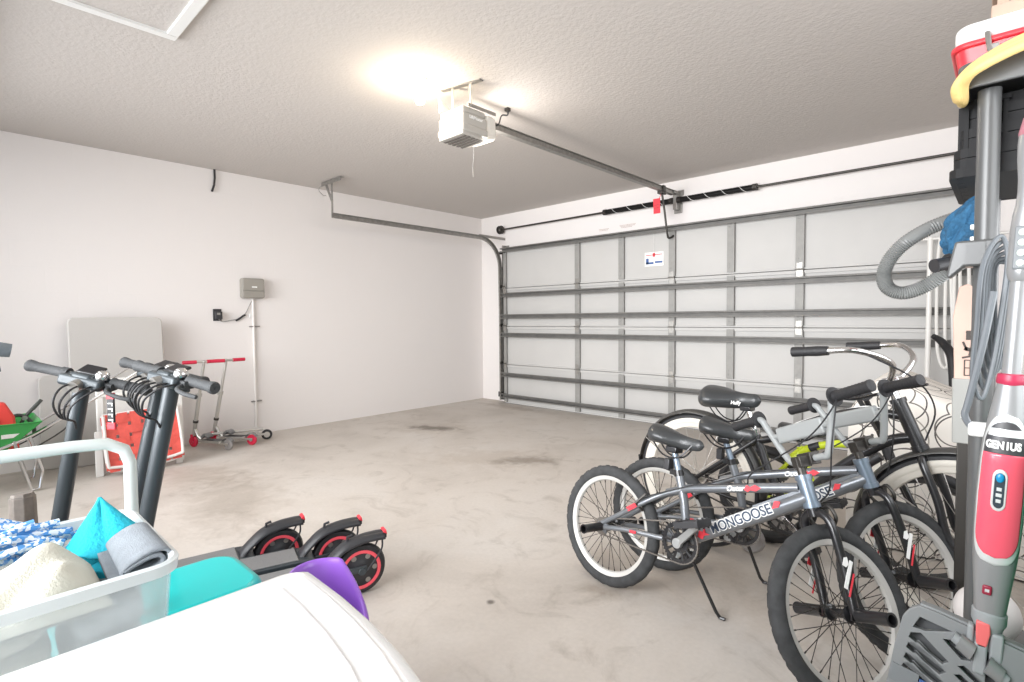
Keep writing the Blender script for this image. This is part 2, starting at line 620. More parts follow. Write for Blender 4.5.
for k, (x, z, wdt, lab) in enumerate(((2.08, 2.195, 0.13, 'smaller faint printed notice on the wall above the door, left one'), (2.40, 2.21, 0.2, 'wider faint printed notice on the wall above the door, right one'))):
    PRN = mat('faded_print', (0.50, 0.40, 0.36), 0.8)
    nb = MB()
    rr = random.Random(k + 3)
    for row in range(3 if k else 2):
        xx = -wdt / 2 + row * 0.01
        while xx < wdt / 2 - row * 0.02:
            l = rr.uniform(0.008, 0.022)
            nb.box((x + xx + l / 2, -0.001, z + 0.012 - row * 0.013), (l, 0.002, 0.006))
            xx += l + 0.004
    o = nb.build('printed_notice', PRN)
    tag(o, lab, 'notice')

# torsion spring assembly
ts = thing('torsion_spring', 'dark torsion spring and long shaft above the garage door', 'spring', (0.40, -0.08, 2.385))
ts0 = M.Translation((-0.40, 0.08, -2.385))
MB(ts0).cyl((0.40, -0.08, 2.385), (5.65, -0.08, 2.385), 0.0115).build('shaft', DSTEEL, ts)
for (a, b) in ((2.154, 2.98), (3.06, 3.822)):
    s = MB(ts0)
    s.cyl((a, -0.08, 2.385), (b, -0.08, 2.385), 0.024, seg=14)
    pts = []
    nturn = 70
    for i in range(nturn * 8 + 1):
        u = i / 8 * 2 * PI
        pts.append((a + (b - a) * i / (nturn * 8), -0.08 + 0.027 * math.cos(u), 2.385 + 0.027 * math.sin(u)))
    s.tube(pts, 0.004, 5)
    sp_ = s.build('coil', mat('spring_black', (0.025, 0.024, 0.024), 0.4, 0.5), ts)
    for xx in (a, b):
        MB(ts0).cyl((xx - 0.02, -0.08, 2.385), (xx + 0.02, -0.08, 2.385), 0.033, seg=14).box((xx, -0.115, 2.385), (0.02, 0.02, 0.02)).build('winding_cone', DSTEEL, sp_)
    m2 = MB(ts0)
    pts = [(a + 0.03 + (b - a - 0.06) * i / 60, -0.08 + 0.0315 * math.cos(i * 0.42), 2.385 + 0.0315 * math.sin(i * 0.42)) for i in range(61)]
    m2.tube(pts, 0.0022, 5).build('paint_stripe', WHITE, sp_)
MB(ts0).box((3.02, -0.052, 2.37), (0.045, 0.08, 0.16)).box((3.02, -0.011, 2.37), (0.09, 0.008, 0.22)).build('centre_bracket', STEEL, ts, bevel=0.004)
for xx in (0.46, 5.56):
    d = MB(ts0)
    mt = M.Translation((xx, -0.08, 2.385)) @ M.Rotation(rad(90), 4, 'Y')
    d.lathe([(0, -0.03), (0.055, -0.03), (0.058, -0.02), (0.045, -0.015), (0.045, 0.015), (0.058, 0.02), (0.05, 0.03), (0, 0.03)], 20, mt)
    d.build('cable_drum', DSTEEL, ts)
# left track
tk = thing('door_track', 'curved galvanised roller track along the left wall', 'track', (0.5, -0.1, 0))
ti = M.Translation((-0.5, 0.1, 0))
prof = [(-0.028, -0.002), (-0.028, 0.020), (-0.022, 0.020), (-0.022, 0.003), (0.022, 0.003), (0.022, 0.020), (0.028, 0.020), (0.028, -0.002)]
XT, ZT, RT_ = 0.50, 2.235, 0.38
rail = [(XT, -2.605, ZT), (XT, -1.9, ZT), (XT, -1.2, ZT), (XT, -0.52, ZT)]
for i in range(1, 13):
    a = rad(88 * i / 12)
    rail.append((XT, -0.52 + RT_ * math.sin(a), ZT - RT_ * (1 - math.cos(a))))
rail += [(XT, -0.13, 1.2), (XT, -0.13, 0.04)]
t = MB(ti)
t.sweep(rail, [(-0.026, -0.012), (-0.026, 0.014), (-0.020, 0.014), (-0.020, -0.008), (0.020, -0.008), (0.020, 0.014), (0.026, 0.014), (0.026, -0.012)], up=None)
t.build('rail', STEEL, tk, smooth=False)
a_ = MB(ti)
a_.box((XT - 0.012, -0.045, 1.1), (0.004, 0.075, 2.14)).box((XT + 0.02, -0.008, 1.1), (0.06, 0.004, 2.14))
a_.build('angle_post', STEEL, tk, smooth=False)
for z in (0.3, 0.9, 1.4, 1.85):
    MB(ti).box((XT - 0.02, -0.06, z), (0.008, 0.06, 0.04)).cyl((XT - 0.03, -0.06, z), (XT - 0.01, -0.06, z), 0.01, seg=8).build('track_clip', DSTEEL, tk)
hb = MB(ti)
hb.box((XT - 0.03, -0.25, 2.265), (0.004, 0.5, 0.035))
hb.build('horizontal_angle', STEEL, tk)
hg = MB(ti)
hg.box((0.48, -2.585, H - 0.012), (0.40, 0.035, 0.004)).box((0.48, -2.60, H - 0.028), (0.40, 0.004, 0.035))
hg.box((XT - 0.02, -2.59, (ZT + H) / 2), (0.034, 0.004, H - ZT + 0.02))
hg.box((0.40, -2.585, H - 0.11), (0.035, 0.004, 0.24), M.Rotation(rad(-32), 3, 'Y'))
hg.build('hanger', STEEL, tk, smooth=False)
MB(ti).tube([(0.30, -2.59, H - 0.02), (0.26, -2.62, H - 0.07), (0.30, -2.6, H - 0.13), (0.36, -2.59, H - 0.15)], 0.003, 6, smooth=5).build('safety_wire', STEEL, tk)
MB(ti).box((0.47, -0.12, 0.115), (0.05, 0.04, 0.07)).cyl((0.49, -0.12, 0.115), (0.52, -0.12, 0.115), 0.012).build('photo_eye', BLKPL, tk, bevel=0.004)

# ------------------------------------------------------------------ opener
OPG = mat('opener_grey_beige', (0.44, 0.42, 0.385), 0.5)
OPD = mat('vent_dark', (0.10, 0.09, 0.08), 0.6)
LENS = mat('lens_plastic', (0.85, 0.83, 0.78), 0.35, trans=0.35)
op = thing('garage_door_opener', 'beige grey opener motor hanging from the ceiling with a vented underside', 'door opener', (3.02, -3.05, 2.3))
oi = M.Translation((-3.02, 3.05, -2.3))
b = MB(oi)
b.box((3.02, -3.057, 2.388), (0.235, 0.205, 0.075)).box((3.02, -3.057, 2.333), (0.245, 0.215, 0.045)).box((3.02, -3.057, 2.447), (0.22, 0.19, 0.04))
b.build('housing', OPG, op, bevel=0.01)
b = MB(oi)
b.prism([(2.905, -3.16), (3.135, -3.16), (3.135, -3.0), (3.09, -2.945), (2.95, -2.945), (2.905, -3.0)], 0.022, M.Translation((0, 0, 2.302)))
b.build('vent_base', OPG, op, bevel=0.005)
for k in range(5):
    MB(oi).box((3.02, -3.125 + k * 0.036, 2.289), (0.20, 0.017, 0.006)).build('vent_slot', OPD, op)
b = MB(oi)
b.box((3.02, -2.905, 2.39), (0.225, 0.10, 0.15))
b.build('front_lens', LENS, op, bevel=0.03)
b = MB(oi)
b.prism([(-3.165, 2.47), (-2.99, 2.47), (-3.165, 2.56)], 0.006, frame3((0, 1, 0), (0, 0, 1), (1, 0, 0), (2.915, 0, 0)))
b.build('lens_flap', LENS, op)
text_mesh('maker_print', 'LiftMaster', 0.028, oi @ frame3((0, 1, 0), (0, 0, 1), (1, 0, 0), (3.1385, -3.05, 2.405)), WHITE, op, bold=0.0006)
hb = MB(oi)
hb.box((3.02, -3.14, 2.535), (0.022, 0.003, 0.14)).box((3.14, -3.10, 2.535), (0.022, 0.003, 0.14)).box((3.08, -3.12, H - 0.004), (0.30, 0.035, 0.006), M.Rotation(rad(12), 3, 'Z'))
hb.box((3.14, -3.0, 2.475), (0.006, 0.24, 0.02))
hb.build('hanging_strap', STEEL, op, smooth=False)
rl = MB(oi)
rl.box((3.01, -1.50, 2.458), (0.028, 2.75, 0.034))
rl.box((3.01, -1.50, 2.480), (0.045, 2.75, 0.004)).box((3.01, -1.50, 2.438), (0.045, 2.75, 0.006))
rl.build('rail', STEEL, op, smooth=False)
MB(oi).box((3.02, -0.07, 2.465), (0.05, 0.13, 0.03)).box((3.02, -0.005, 2.47), (0.12, 0.01, 0.06)).build('rail_bracket', STEEL, op, bevel=0.003)
tr_ = MB(oi)
tr_.box((3.01, -0.36, 2.425), (0.05, 0.10, 0.04)).box((3.01, -0.36, 2.46), (0.065, 0.05, 0.06))
tr_o = tr_.build('trolley', DSTEEL, op, bevel=0.004)
MB(oi).tube([(3.01, -0.35, 2.40), (3.01, -0.30, 2.25), (3.01, -0.26, 2.10), (3.01, -0.235, 2.02), (3.01, -0.215, 1.985), (3.015, -0.18, 1.985), (3.03, -0.14, 2.01)], 0.011, 8, smooth=4).build('door_arm', DSTEEL, op)
MB(oi).tube([(3.01, -2.85, 2.45), (3.03, -2.75, 2.47), (3.02, -2.70, 2.55), (3.04, -2.66, 2.56), (3.04, -2.66, H)], 0.005, 6, smooth=5).build('wire', BLKPL, op)
MB(oi).box((3.04, -2.66, H - 0.012), (0.03, 0.03, 0.022)).build('wire_staple', DSTEEL, op)
MB(oi).tube([(3.03, -2.98, 2.30), (3.033, -2.98, 2.20), (3.02, -2.975, 2.15), (3.03, -2.98, 2.08)], 0.0014, 5, smooth=6).build('antenna_wire', mat('wire_grey', (0.4, 0.39, 0.37), 0.6), op)

rt_ = thing('release_tag', 'red rectangular release tag hanging from the opener trolley', 'tag', (2.955, -0.36, 2.33))
MB().box((0, 0, -0.035), (0.075, 0.003, 0.15), M.Rotation(rad(4), 3, 'X')).build('card', mat('tag_red', (0.75, 0.03, 0.05), 0.45), rt_)
MB().tube([(0.03, 0, 0.04), (0.05, 0, 0.09)], 0.003, 6).build('cord', RED, rt_)
for k in range(3):
    MB().box((0, -0.004 - 0.0022 * (k - 1), 0.005 - k * 0.03), (0.05, 0.002, 0.004)).build('print_line', mat('tag_print', (0.25, 0.02, 0.03), 0.5), rt_)

# bulb on the ceiling
lh = thing('ceiling_light', 'bare glowing bulb in a round white ceiling lampholder', 'light', (2.95, -3.34, H))
MB().lathe([(0, 0), (0.055, 0), (0.055, -0.012), (0.04, -0.022), (0.022, -0.026), (0.022, -0.045), (0, -0.045)], 24).build('lampholder', WHPL, lh)
MB().lathe([(0, -0.045), (0.014, -0.045), (0.016, -0.06), (0.03, -0.09), (0.033, -0.11), (0.026, -0.135), (0.012, -0.146), (0, -0.148)], 20).build('bulb', mat('bulb_glow', (1, 0.9, 0.7), 0.4, emit=(1.0, 0.82, 0.55), estr=60), lh)
bl.shadow_soft_size = 0.035
# housing added for the ceiling fill light, unseen behind the photographer
sl = thing('added_strip_lamp', 'long white ceiling strip lamp added out of view behind the photographer', 'light', (2.4, -5.5, H))
MB().box((0, 0, -0.03), (3.1, 0.5, 0.06)).build('body', WHPL, sl, bevel=0.01)

# ------------------------------------------------------------------ left wall things
GREYBOX = mat('controller_grey', (0.33, 0.31, 0.275), 0.5)
bx = thing('irrigation_controller', 'grey rounded control box on the left wall', 'control box', (0, -3.236, 1.483))
fx = frame3((0, 1, 0), (0, 0, 1), (1, 0, 0))
MB().prism(rrect(0.215, 0.20, 0.022), 0.07, M.Translation((0.036, 0, 0)) @ fx).build('body', GREYBOX, bx, bevel=0.006)
MB().prism(rrect(0.20, 0.115, 0.012), 0.012, M.Translation((0.075, 0.0, 0.035)) @ fx).build('door', GREYBOX, bx, bevel=0.003)
MB().prism(rrect(0.20, 0.06, 0.012), 0.010, M.Translation((0.074, 0.0, -0.062)) @ fx).build('lower_cover', GREYBOX, bx, bevel=0.003)
MB().box((0.0815, 0.005, 0.012), (0.002, 0.05, 0.014)).build('logo', WHITE, bx)
cw = MAT_CREAM = mat('conduit_cream', (0.80, 0.77, 0.74), 0.5)
cn = thing('conduit', 'thin cream conduit running down the left wall from the control box', 'conduit', (0, -3.225, 0))
MB().cyl((0.014, 0, 0.04), (0.014, 0, 1.39), 0.013).build('pipe', MAT_CREAM, cn)
for z in (1.10, 0.34):
    MB().box((0.012, 0.01, z), (0.026, 0.10, 0.012)).build('clamp', STEEL, cn, bevel=0.002)
ot = thing('power_adapter', 'black plug adapter in the wall outlet below the control box', 'adapter', (0, -3.556, 1.217))
MB().box((0.004, 0, 0), (0.008, 0.075, 0.115)).build('outlet_plate', BLKPL, ot, bevel=0.002)
MB().box((0.033, 0, -0.005), (0.05, 0.06, 0.075)).build('body', BLKPL, ot, bevel=0.006)
MB().box((0.0585, -0.005, 0.01), (0.002, 0.03, 0.02)).build('label', STEEL, ot)
MB().tube([(0.03, 0.0, -0.04), (0.03, 0.04, -0.065), (0.02, 0.13, -0.05), (0.012, 0.20, -0.035), (0.012, 0.26, 0.02), (0.012, 0.30, 0.10), (0.02, 0.33, 0.16)], 0.004, 6, smooth=6).build('cord', mat('cord_grey', (0.30, 0.29, 0.28), 0.5), ot)
MB().tube([(0.014, 0.165, -0.055), (0.014, 0.20, -0.035), (0.014, 0.235, -0.008), (0.014, 0.255, 0.0)], 0.010, 8, smooth=3).build('cord_join', BLKPL, ot)
MB().box((0.012, 0.31, -0.01), (0.02, 0.04, 0.04)).build('sensor_clip', WHPL, ot, bevel=0.004)
st = thing('hanging_strap', 'short dark strap hanging where the left wall meets the ceiling', 'strap', (0.02, -3.55, H))
MB().sweep([(0, 0.003, 0), (0, 0.004, -0.08), (0, -0.004, -0.15), (0, -0.02, -0.20)], [(-0.003, -0.009), (0.003, -0.009), (0.003, 0.009), (-0.003, 0.009)]).build('band', BLKPL, st)
MB().ball((0, -0.022, -0.205), 0.012, 8).build('end_knob', BLKPL, st)

# ------------------------------------------------------------------ folding tables, leaning on the wall
TBL = mat('table_plastic', (0.56, 0.54, 0.515), 0.55, bump=0.15, bscale=180)


def folding_table(name, label, y, z, w_, h_, x, lean):
    t = thing(name, label, 'table', (x, y, z), (0, -lean, 0), 'folding tables leaning on the wall')
    fm = frame3((0, 1, 0), (0, 0, 1), (1, 0, 0))
    MB().prism(rrect(w_, h_, 0.045, 8), 0.042, M.Translation((0, 0, h_ / 2)) @ fm).build('tabletop', TBL, t, bevel=0.008)
    MB().tube([(-0.028, -w_ / 2 + 0.08, 0.12), (-0.028, -w_ / 2 + 0.08, h_ - 0.15), (-0.028, w_ / 2 - 0.08, h_ - 0.15), (-0.028, w_ / 2 - 0.08, 0.12)], 0.011, 8).build('folded_leg_frame', STEEL, t)
    return t


folding_table('folding_table', 'tall pale grey plastic folding table leaning upright on the left wall', -4.373, 0.0, 0.645, 1.195, 0.19, 0.055)
folding_table('folding_table', 'lower pale grey folding table behind the tall one, its left edge showing', -4.50, 0.0, 0.76, 0.74, 0.10, 0.03)

# white folded panel frame and red web lawn chair
WHF = mat('white_tube_paint', (0.78, 0.77, 0.74), 0.4)
wf = thing('folded_panel_frame', 'white folded frame with a ridged panel standing behind the red webbed chair', 'folded cot', (0.62, -4.33, 0.0))
m_ = MB()
for yy in (-0.255, 0.265):
    MB().box((0, yy, 0.38), (0.03, 0.045, 0.74)).build('post', WHF, wf, bevel=0.006)
for yy in (-0.255, 0.265):
    MB().box((0.035, yy - 0.02, 0.17), (0.02, 0.05, 0.34)).build('foot', WHF, wf, bevel=0.005)
MB().box((-0.005, 0.005, 0.42), (0.014, 0.50, 0.60)).build('panel', WHF, wf, bevel=0.003)
for z in (0.60, 0.665, 0.72):
    MB().box((0.01, 0.005, z), (0.022, 0.52, 0.018)).build('ridge', WHF, wf, bevel=0.004)

REDW = mat('web_red', (0.80, 0.115, 0.09), 0.55, noise=0.1, nscale=40)
lc = thing('folded_lawn_chair', 'folded lawn chair with red woven webbing and white tube frame', 'lawn chair', (0.72, -4.32, 0.03), (rad(0), 0, 0))
lc.rotation_euler = (rad(3), rad(-6), 0)
W_, H_ = 0.52, 0.44
fr = MB()
for dx, zz in ((0.0, 0.0), (0.03, 0.05)):
    fr.tube([(dx, -W_ / 2 + 0.02, H_), (dx, -W_ / 2 + 0.015, 0.10), (dx, -W_ / 2 + 0.05, 0.02 + zz * 0.6), (dx, 0, 0.01 + zz * 0.6), (dx, W_ / 2 - 0.05, 0.02 + zz * 0.6), (dx, W_ / 2 - 0.015, 0.10), (dx, W_ / 2 - 0.02, H_)], 0.011, 8, smooth=5)
fr.tube([(0, -W_ / 2 + 0.02, H_), (0, W_ / 2 - 0.02, H_)], 0.011, 8)
fr.build('frame', WHF, lc)
nv_, nh_ = 6, 5
for i in range(nv_):
    yc = -W_ / 2 + 0.055 + i * (W_ - 0.11) / (nv_ - 1)
    s = MB()
    s.grid(lambda u, v, i=i, yc=yc: (0.016 + 0.004 * math.cos(PI * (v * nh_ + i)), yc - 0.032 + 0.064 * u, 0.015 + v * (H_ - 0.01)), 1, nh_ * 6)
    s.build('vertical_web', REDW, lc, solid=0.002, smooth=False)
for j in range(nh_):
    zc = 0.06 + j * (H_ - 0.10) / (nh_ - 1)
    s = MB()
    s.grid(lambda u, v, j=j, zc=zc: (0.016 + 0.004 * math.cos(PI * (v * (nv_ - 1) + j + 1)), -W_ / 2 + 0.005 + v * (W_ - 0.01), zc - 0.030 + 0.060 * u), 1, (nv_ - 1) * 6)
    s.build('horizontal_web', REDW, lc, solid=0.002, smooth=False)

# ------------------------------------------------------------------ wheelbarrow with tools
GREEN = mat('barrow_green', (0.03, 0.30, 0.06), 0.4, coat=0.2)
wbw = thing('wheelbarrow', 'small green wheelbarrow with silver handles beside the left wall', 'wheelbarrow', (0.55, -5.05, 0))
m_ = MB()
tb0 = [(-0.20, -0.42), (0.20, -0.42), (0.24, 0.12), (-0.24, 0.12)]
tb1 = [(-0.10, -0.36), (0.10, -0.36), (0.12, -0.12), (-0.12, -0.12)]


def quadring(bm_, T, z):
    return [bm_.verts.new(V((x, y, z))) for x, y in T]


A = quadring(m_.bm, tb0, 0.48)
B = quadring(m_.bm, [(x * 1.06, y * 1.02 - 0.0) for x, y in tb0], 0.485)
Cc = quadring(m_.bm, tb1, 0.24)
for i in range(4):
    j = (i + 1) % 4
    m_.bm.faces.new((A[i], A[j], Cc[j], Cc[i]))
    m_.bm.faces.new((B[i], B[j], A[j], A[i]))
m_.bm.faces.new(Cc)
m_.build('tub', GREEN, wbw, solid=0.008, bevel=0.004)
MB().box((0.197, -0.03, 0.40), (0.004, 0.10, 0.03), M.Rotation(rad(27), 3, 'Y')).build('tub_label', WHITE, wbw)
for s_ in (-1, 1):
    x = 0.16 * s_
    MB().tube([(x * 0.5, -0.50, 0.16), (x, -0.30, 0.25), (x * 1.1, 0.10, 0.40), (x * 1.2, 0.71, 0.79)], 0.011, 8, smooth=4).build('handle', CHROME, wbw)
    MB().tube([(x * 1.1, -0.02, 0.36), (x * 1.15, 0.04, 0.10), (x * 1.15, 0.06, 0.011), (x * 1.15, 0.10, 0.02), (x * 1.15, 0.12, 0.14), (x * 1.1, 0.06, 0.38)], 0.010, 8).build('leg', CHROME, wbw)
    MB().tube([(x * 1.02, -0.20, 0.22), (x * 1.1, 0.0, 0.26), (x * 1.2, 0.24, 0.40), (x * 1.2, 0.30, 0.52)], 0.005, 6, smooth=4).build('brace', DSTEEL, wbw)
MB().lathe([(0.02, -0.02), (0.10, -0.022), (0.125, -0.02), (0.14, 0), (0.125, 0.02), (0.10, 0.022), (0.02, 0.02)], 28, M.Translation((0, -0.42, 0.14)) @ M.Rotation(rad(90), 4, 'Y')).build('wheel', BLACK, wbw)
MB().lathe([(0.28, -0.0), (0.26, -0.0)], 8).bm.free()
rc = thing('plastic_jug', 'red plastic jug with a printed label standing in the green wheelbarrow', 'jug', (0.56, -5.15, 0.25))
MB().prism([(-0.13, 0), (0.12, 0), (0.10, 0.26), (0.055, 0.36), (-0.05, 0.37), (-0.11, 0.30)], 0.11, frame3((0, 1, 0), (0, 0, 1), (1, 0, 0))).build('body', RED if False else mat('jug_red', (0.78, 0.06, 0.05), 0.4), rc, bevel=0.015)
MB().box((0.058, -0.03, 0.18), (0.003, 0.10, 0.16)).build('label', WHITE, rc)
for k in range(4):
    MB().box((0.0605, -0.035, 0.13 + 0.03 * k), (0.002, 0.07 - 0.012 * (k % 2), 0.012)).build('label_print', BLUE, rc)
MB().cyl((0, -0.02, 0.36), (0, -0.02, 0.39), 0.022).build('cap', BLKPL, rc)
sh = thing('hedge_shears', 'black garden shears sticking out of the green wheelbarrow', 'shears', (0.56, -5.02, 0.44))
MB().tube([(0, -0.03, -0.06), (0, 0.02, 0.05), (0.0, 0.10, 0.15)], 0.012, 8).box((0, 0.09, 0.135), (0.02, 0.022, 0.08), M.Rotation(rad(-38), 3, 'X')).build('blade', mat('shear_dark', (0.05, 0.055, 0.05), 0.4), sh, bevel=0.003)
MB().tube([(0.01, -0.08, 0.02), (0.01, -0.03, 0.07), (0.01, 0.02, 0.06), (0.01, 0.06, 0.0), (0.01, 0.07, -0.07)], 0.012, 8, smooth=4).build('grip', mat('shear_dark', (0.05, 0.055, 0.05), 0.4), sh)
MB().cyl((-0.015, 0.02, 0.05), (0.03, 0.02, 0.05), 0.016).build('pivot', STEEL, sh)

# ------------------------------------------------------------------ folding kick scooters at the wall
PINK = mat('scooter_red', (0.62, 0.02, 0.06), 0.4)
ALU = mat('brushed_alloy', (0.62, 0.61, 0.58), 0.33, 0.85)
POLY = mat('clear_grey_wheel', (0.33, 0.31, 0.30), 0.3)


def kick_scooter(label, P0, P1, barh, rearmat, barw=0.17, steer=0.0):
    """P0 front wheel contact, P1 rear wheel contact"""
    P0, P1 = V((*P0, 0)), V((*P1, 0))
    ang = math.atan2((P0 - P1).y, (P0 - P1).x)
    Lw = (P0 - P1).length
    t = thing('kick_scooter', label, 'scooter', P1, (0, 0, ang), 'silver kick scooters by the left wall')
    r = 0.049
    for nm, x, mm in (('rear_wheel', 0, rearmat), ('front_wheel', Lw, PINK)):
        MB().lathe([(0.012, -0.012), (0.042, -0.012), (r, -0.006), (r, 0.006), (0.042, 0.012), (0.012, 0.012)], 24, M.Translation((x, 0, r)) @ M.Rotation(rad(90), 4, 'X')).build(nm, mm, t)
        MB().cyl((x, -0.02, r), (x, 0.02, r), 0.014).build('hub', ALU, t)
    MB().box((Lw * 0.5 - 0.03, 0, 0.068), (Lw - 0.16, 0.09, 0.022)).box((0.04, 0.022, 0.058), (0.12, 0.006, 0.02)).box((0.04, -0.022, 0.058), (0.12, 0.006, 0.02)).build('deck', ALU, t, bevel=0.005)
    MB().box((Lw * 0.5 - 0.03, 0, 0.0805), (Lw - 0.22, 0.075, 0.002)).build('grip_tape', BLKPL, t)
    f = MB()
    f.grid(lambda u, v: (0.0 + 0.062 * math.cos(rad(30 + 120 * u)), -0.02 + 0.04 * v, r + 0.062 * math.sin(rad(30 + 120 * u))), 8, 2)
    f.build('rear_fender', mat('fender_grey', (0.22, 0.22, 0.22), 0.4), t, solid=0.003)
    hx = Lw - 0.035
    top = V((hx - 0.12, 0, barh))
    f = MB()
    f.box((Lw, 0.02, 0.075), (0.028, 0.005, 0.075)).box((Lw, -0.02, 0.075), (0.028, 0.005, 0.075)).box((Lw, 0, 0.113), (0.03, 0.045, 0.008))
    f.build('fork', PINK, t, bevel=0.003)
    MB().tube([(Lw - 0.10, 0, 0.075), (Lw - 0.06, 0, 0.10), (Lw - 0.03, 0, 0.16)], 0.017, 10).build('folding_joint', ALU, t)
    d = (top - V((Lw - 0.005, 0, 0.11)))
    b0 = V((Lw - 0.005, 0, 0.11))
    MB().cyl(b0, b0 + d * 0.55, 0.0165).build('lower_tube', ALU, t)
    MB().cyl(b0 + d * 0.5, top, 0.0125).build('upper_tube', ALU, t)
    MB().cyl(b0 + d * 0.53, b0 + d * 0.57, 0.022).box(b0 + d * 0.55 + V((0.0, 0.02, 0)), (0.02, 0.025, 0.03)).build('height_clamp', ALU, t)
    MB().cyl(b0 + d * 0.17, b0 + d * 0.2, 0.022).build('collar', DSTEEL, t)
    cs, sn = math.cos(steer), math.sin(steer)
    bv = V((-sn, cs, 0))
    MB().cyl(top - bv * 0.06, top + bv * 0.06, 0.012).ball(top, 0.016, 10).build('crossbar', ALU, t)
    for s_ in (-1, 1):
        MB().cyl(top + bv * s_ * 0.06, top + bv * s_ * barw, 0.0165).build('grip', PINK, t)
    f = MB()
    f.grid(lambda u, v: (Lw - 0.13 - 0.07 * u, -0.03 + 0.06 * v, 0.10 + 0.03 * math.sin(PI * u)), 6, 3)
    f.build('heel_pad', mat('fender_grey', (0.22, 0.22, 0.22), 0.4), t, solid=0.02)
    return t


kick_scooter('silver kick scooter with red grips nearest the leaning tables', (0.13, -3.83), (0.50, -3.66), 0.79, POLY, steer=-0.5)
kick_scooter('silver kick scooter with red grips and a red rear wheel, right one at the wall', (0.13, -3.66), (0.46, -3.44), 0.79, PINK, steer=-0.5)
# a third one lies folded along the wall: only its rear end shows past the other two
ks3 = thing('kick_scooter', 'folded silver kick scooter lying low by the wall, black wheel rightmost', 'scooter', (0.33, -3.25, 0), (0, 0, rad(250)), 'silver kick scooters by the left wall')
MB().lathe([(0.012, -0.012), (0.042, -0.012), (0.049, -0.006), (0.049, 0.006), (0.042, 0.012), (0.012, 0.012)], 24, M.Translation((0, 0, 0.049)) @ M.Rotation(rad(90), 4, 'X')).build('rear_wheel', BLACK, ks3)
MB().cyl((0, -0.016, 0.049), (0, 0.016, 0.049), 0.028).build('hub', ALU, ks3)
MB().box((0.25, 0, 0.066), (0.36, 0.09, 0.022)).box((0.05, 0.022, 0.058), (0.14, 0.006, 0.02)).box((0.05, -0.022, 0.058), (0.14, 0.006, 0.02)).build('deck', ALU, ks3, bevel=0.005)
MB().cyl((0.03, 0, 0.105), (0.50, 0, 0.10), 0.014).build('folded_tube', ALU, ks3)

# ------------------------------------------------------------------ bicycles


def circ(c, R, n, y=0.0, a0=0.0, a1=360.0):
    return [(c[0] + R * math.cos(rad(a0 + (a1 - a0) * i / n)), y, c[1] + R * math.sin(rad(a0 + (a1 - a0) * i / n))) for i in range(n + (0 if a1 - a0 == 360 else 1))]


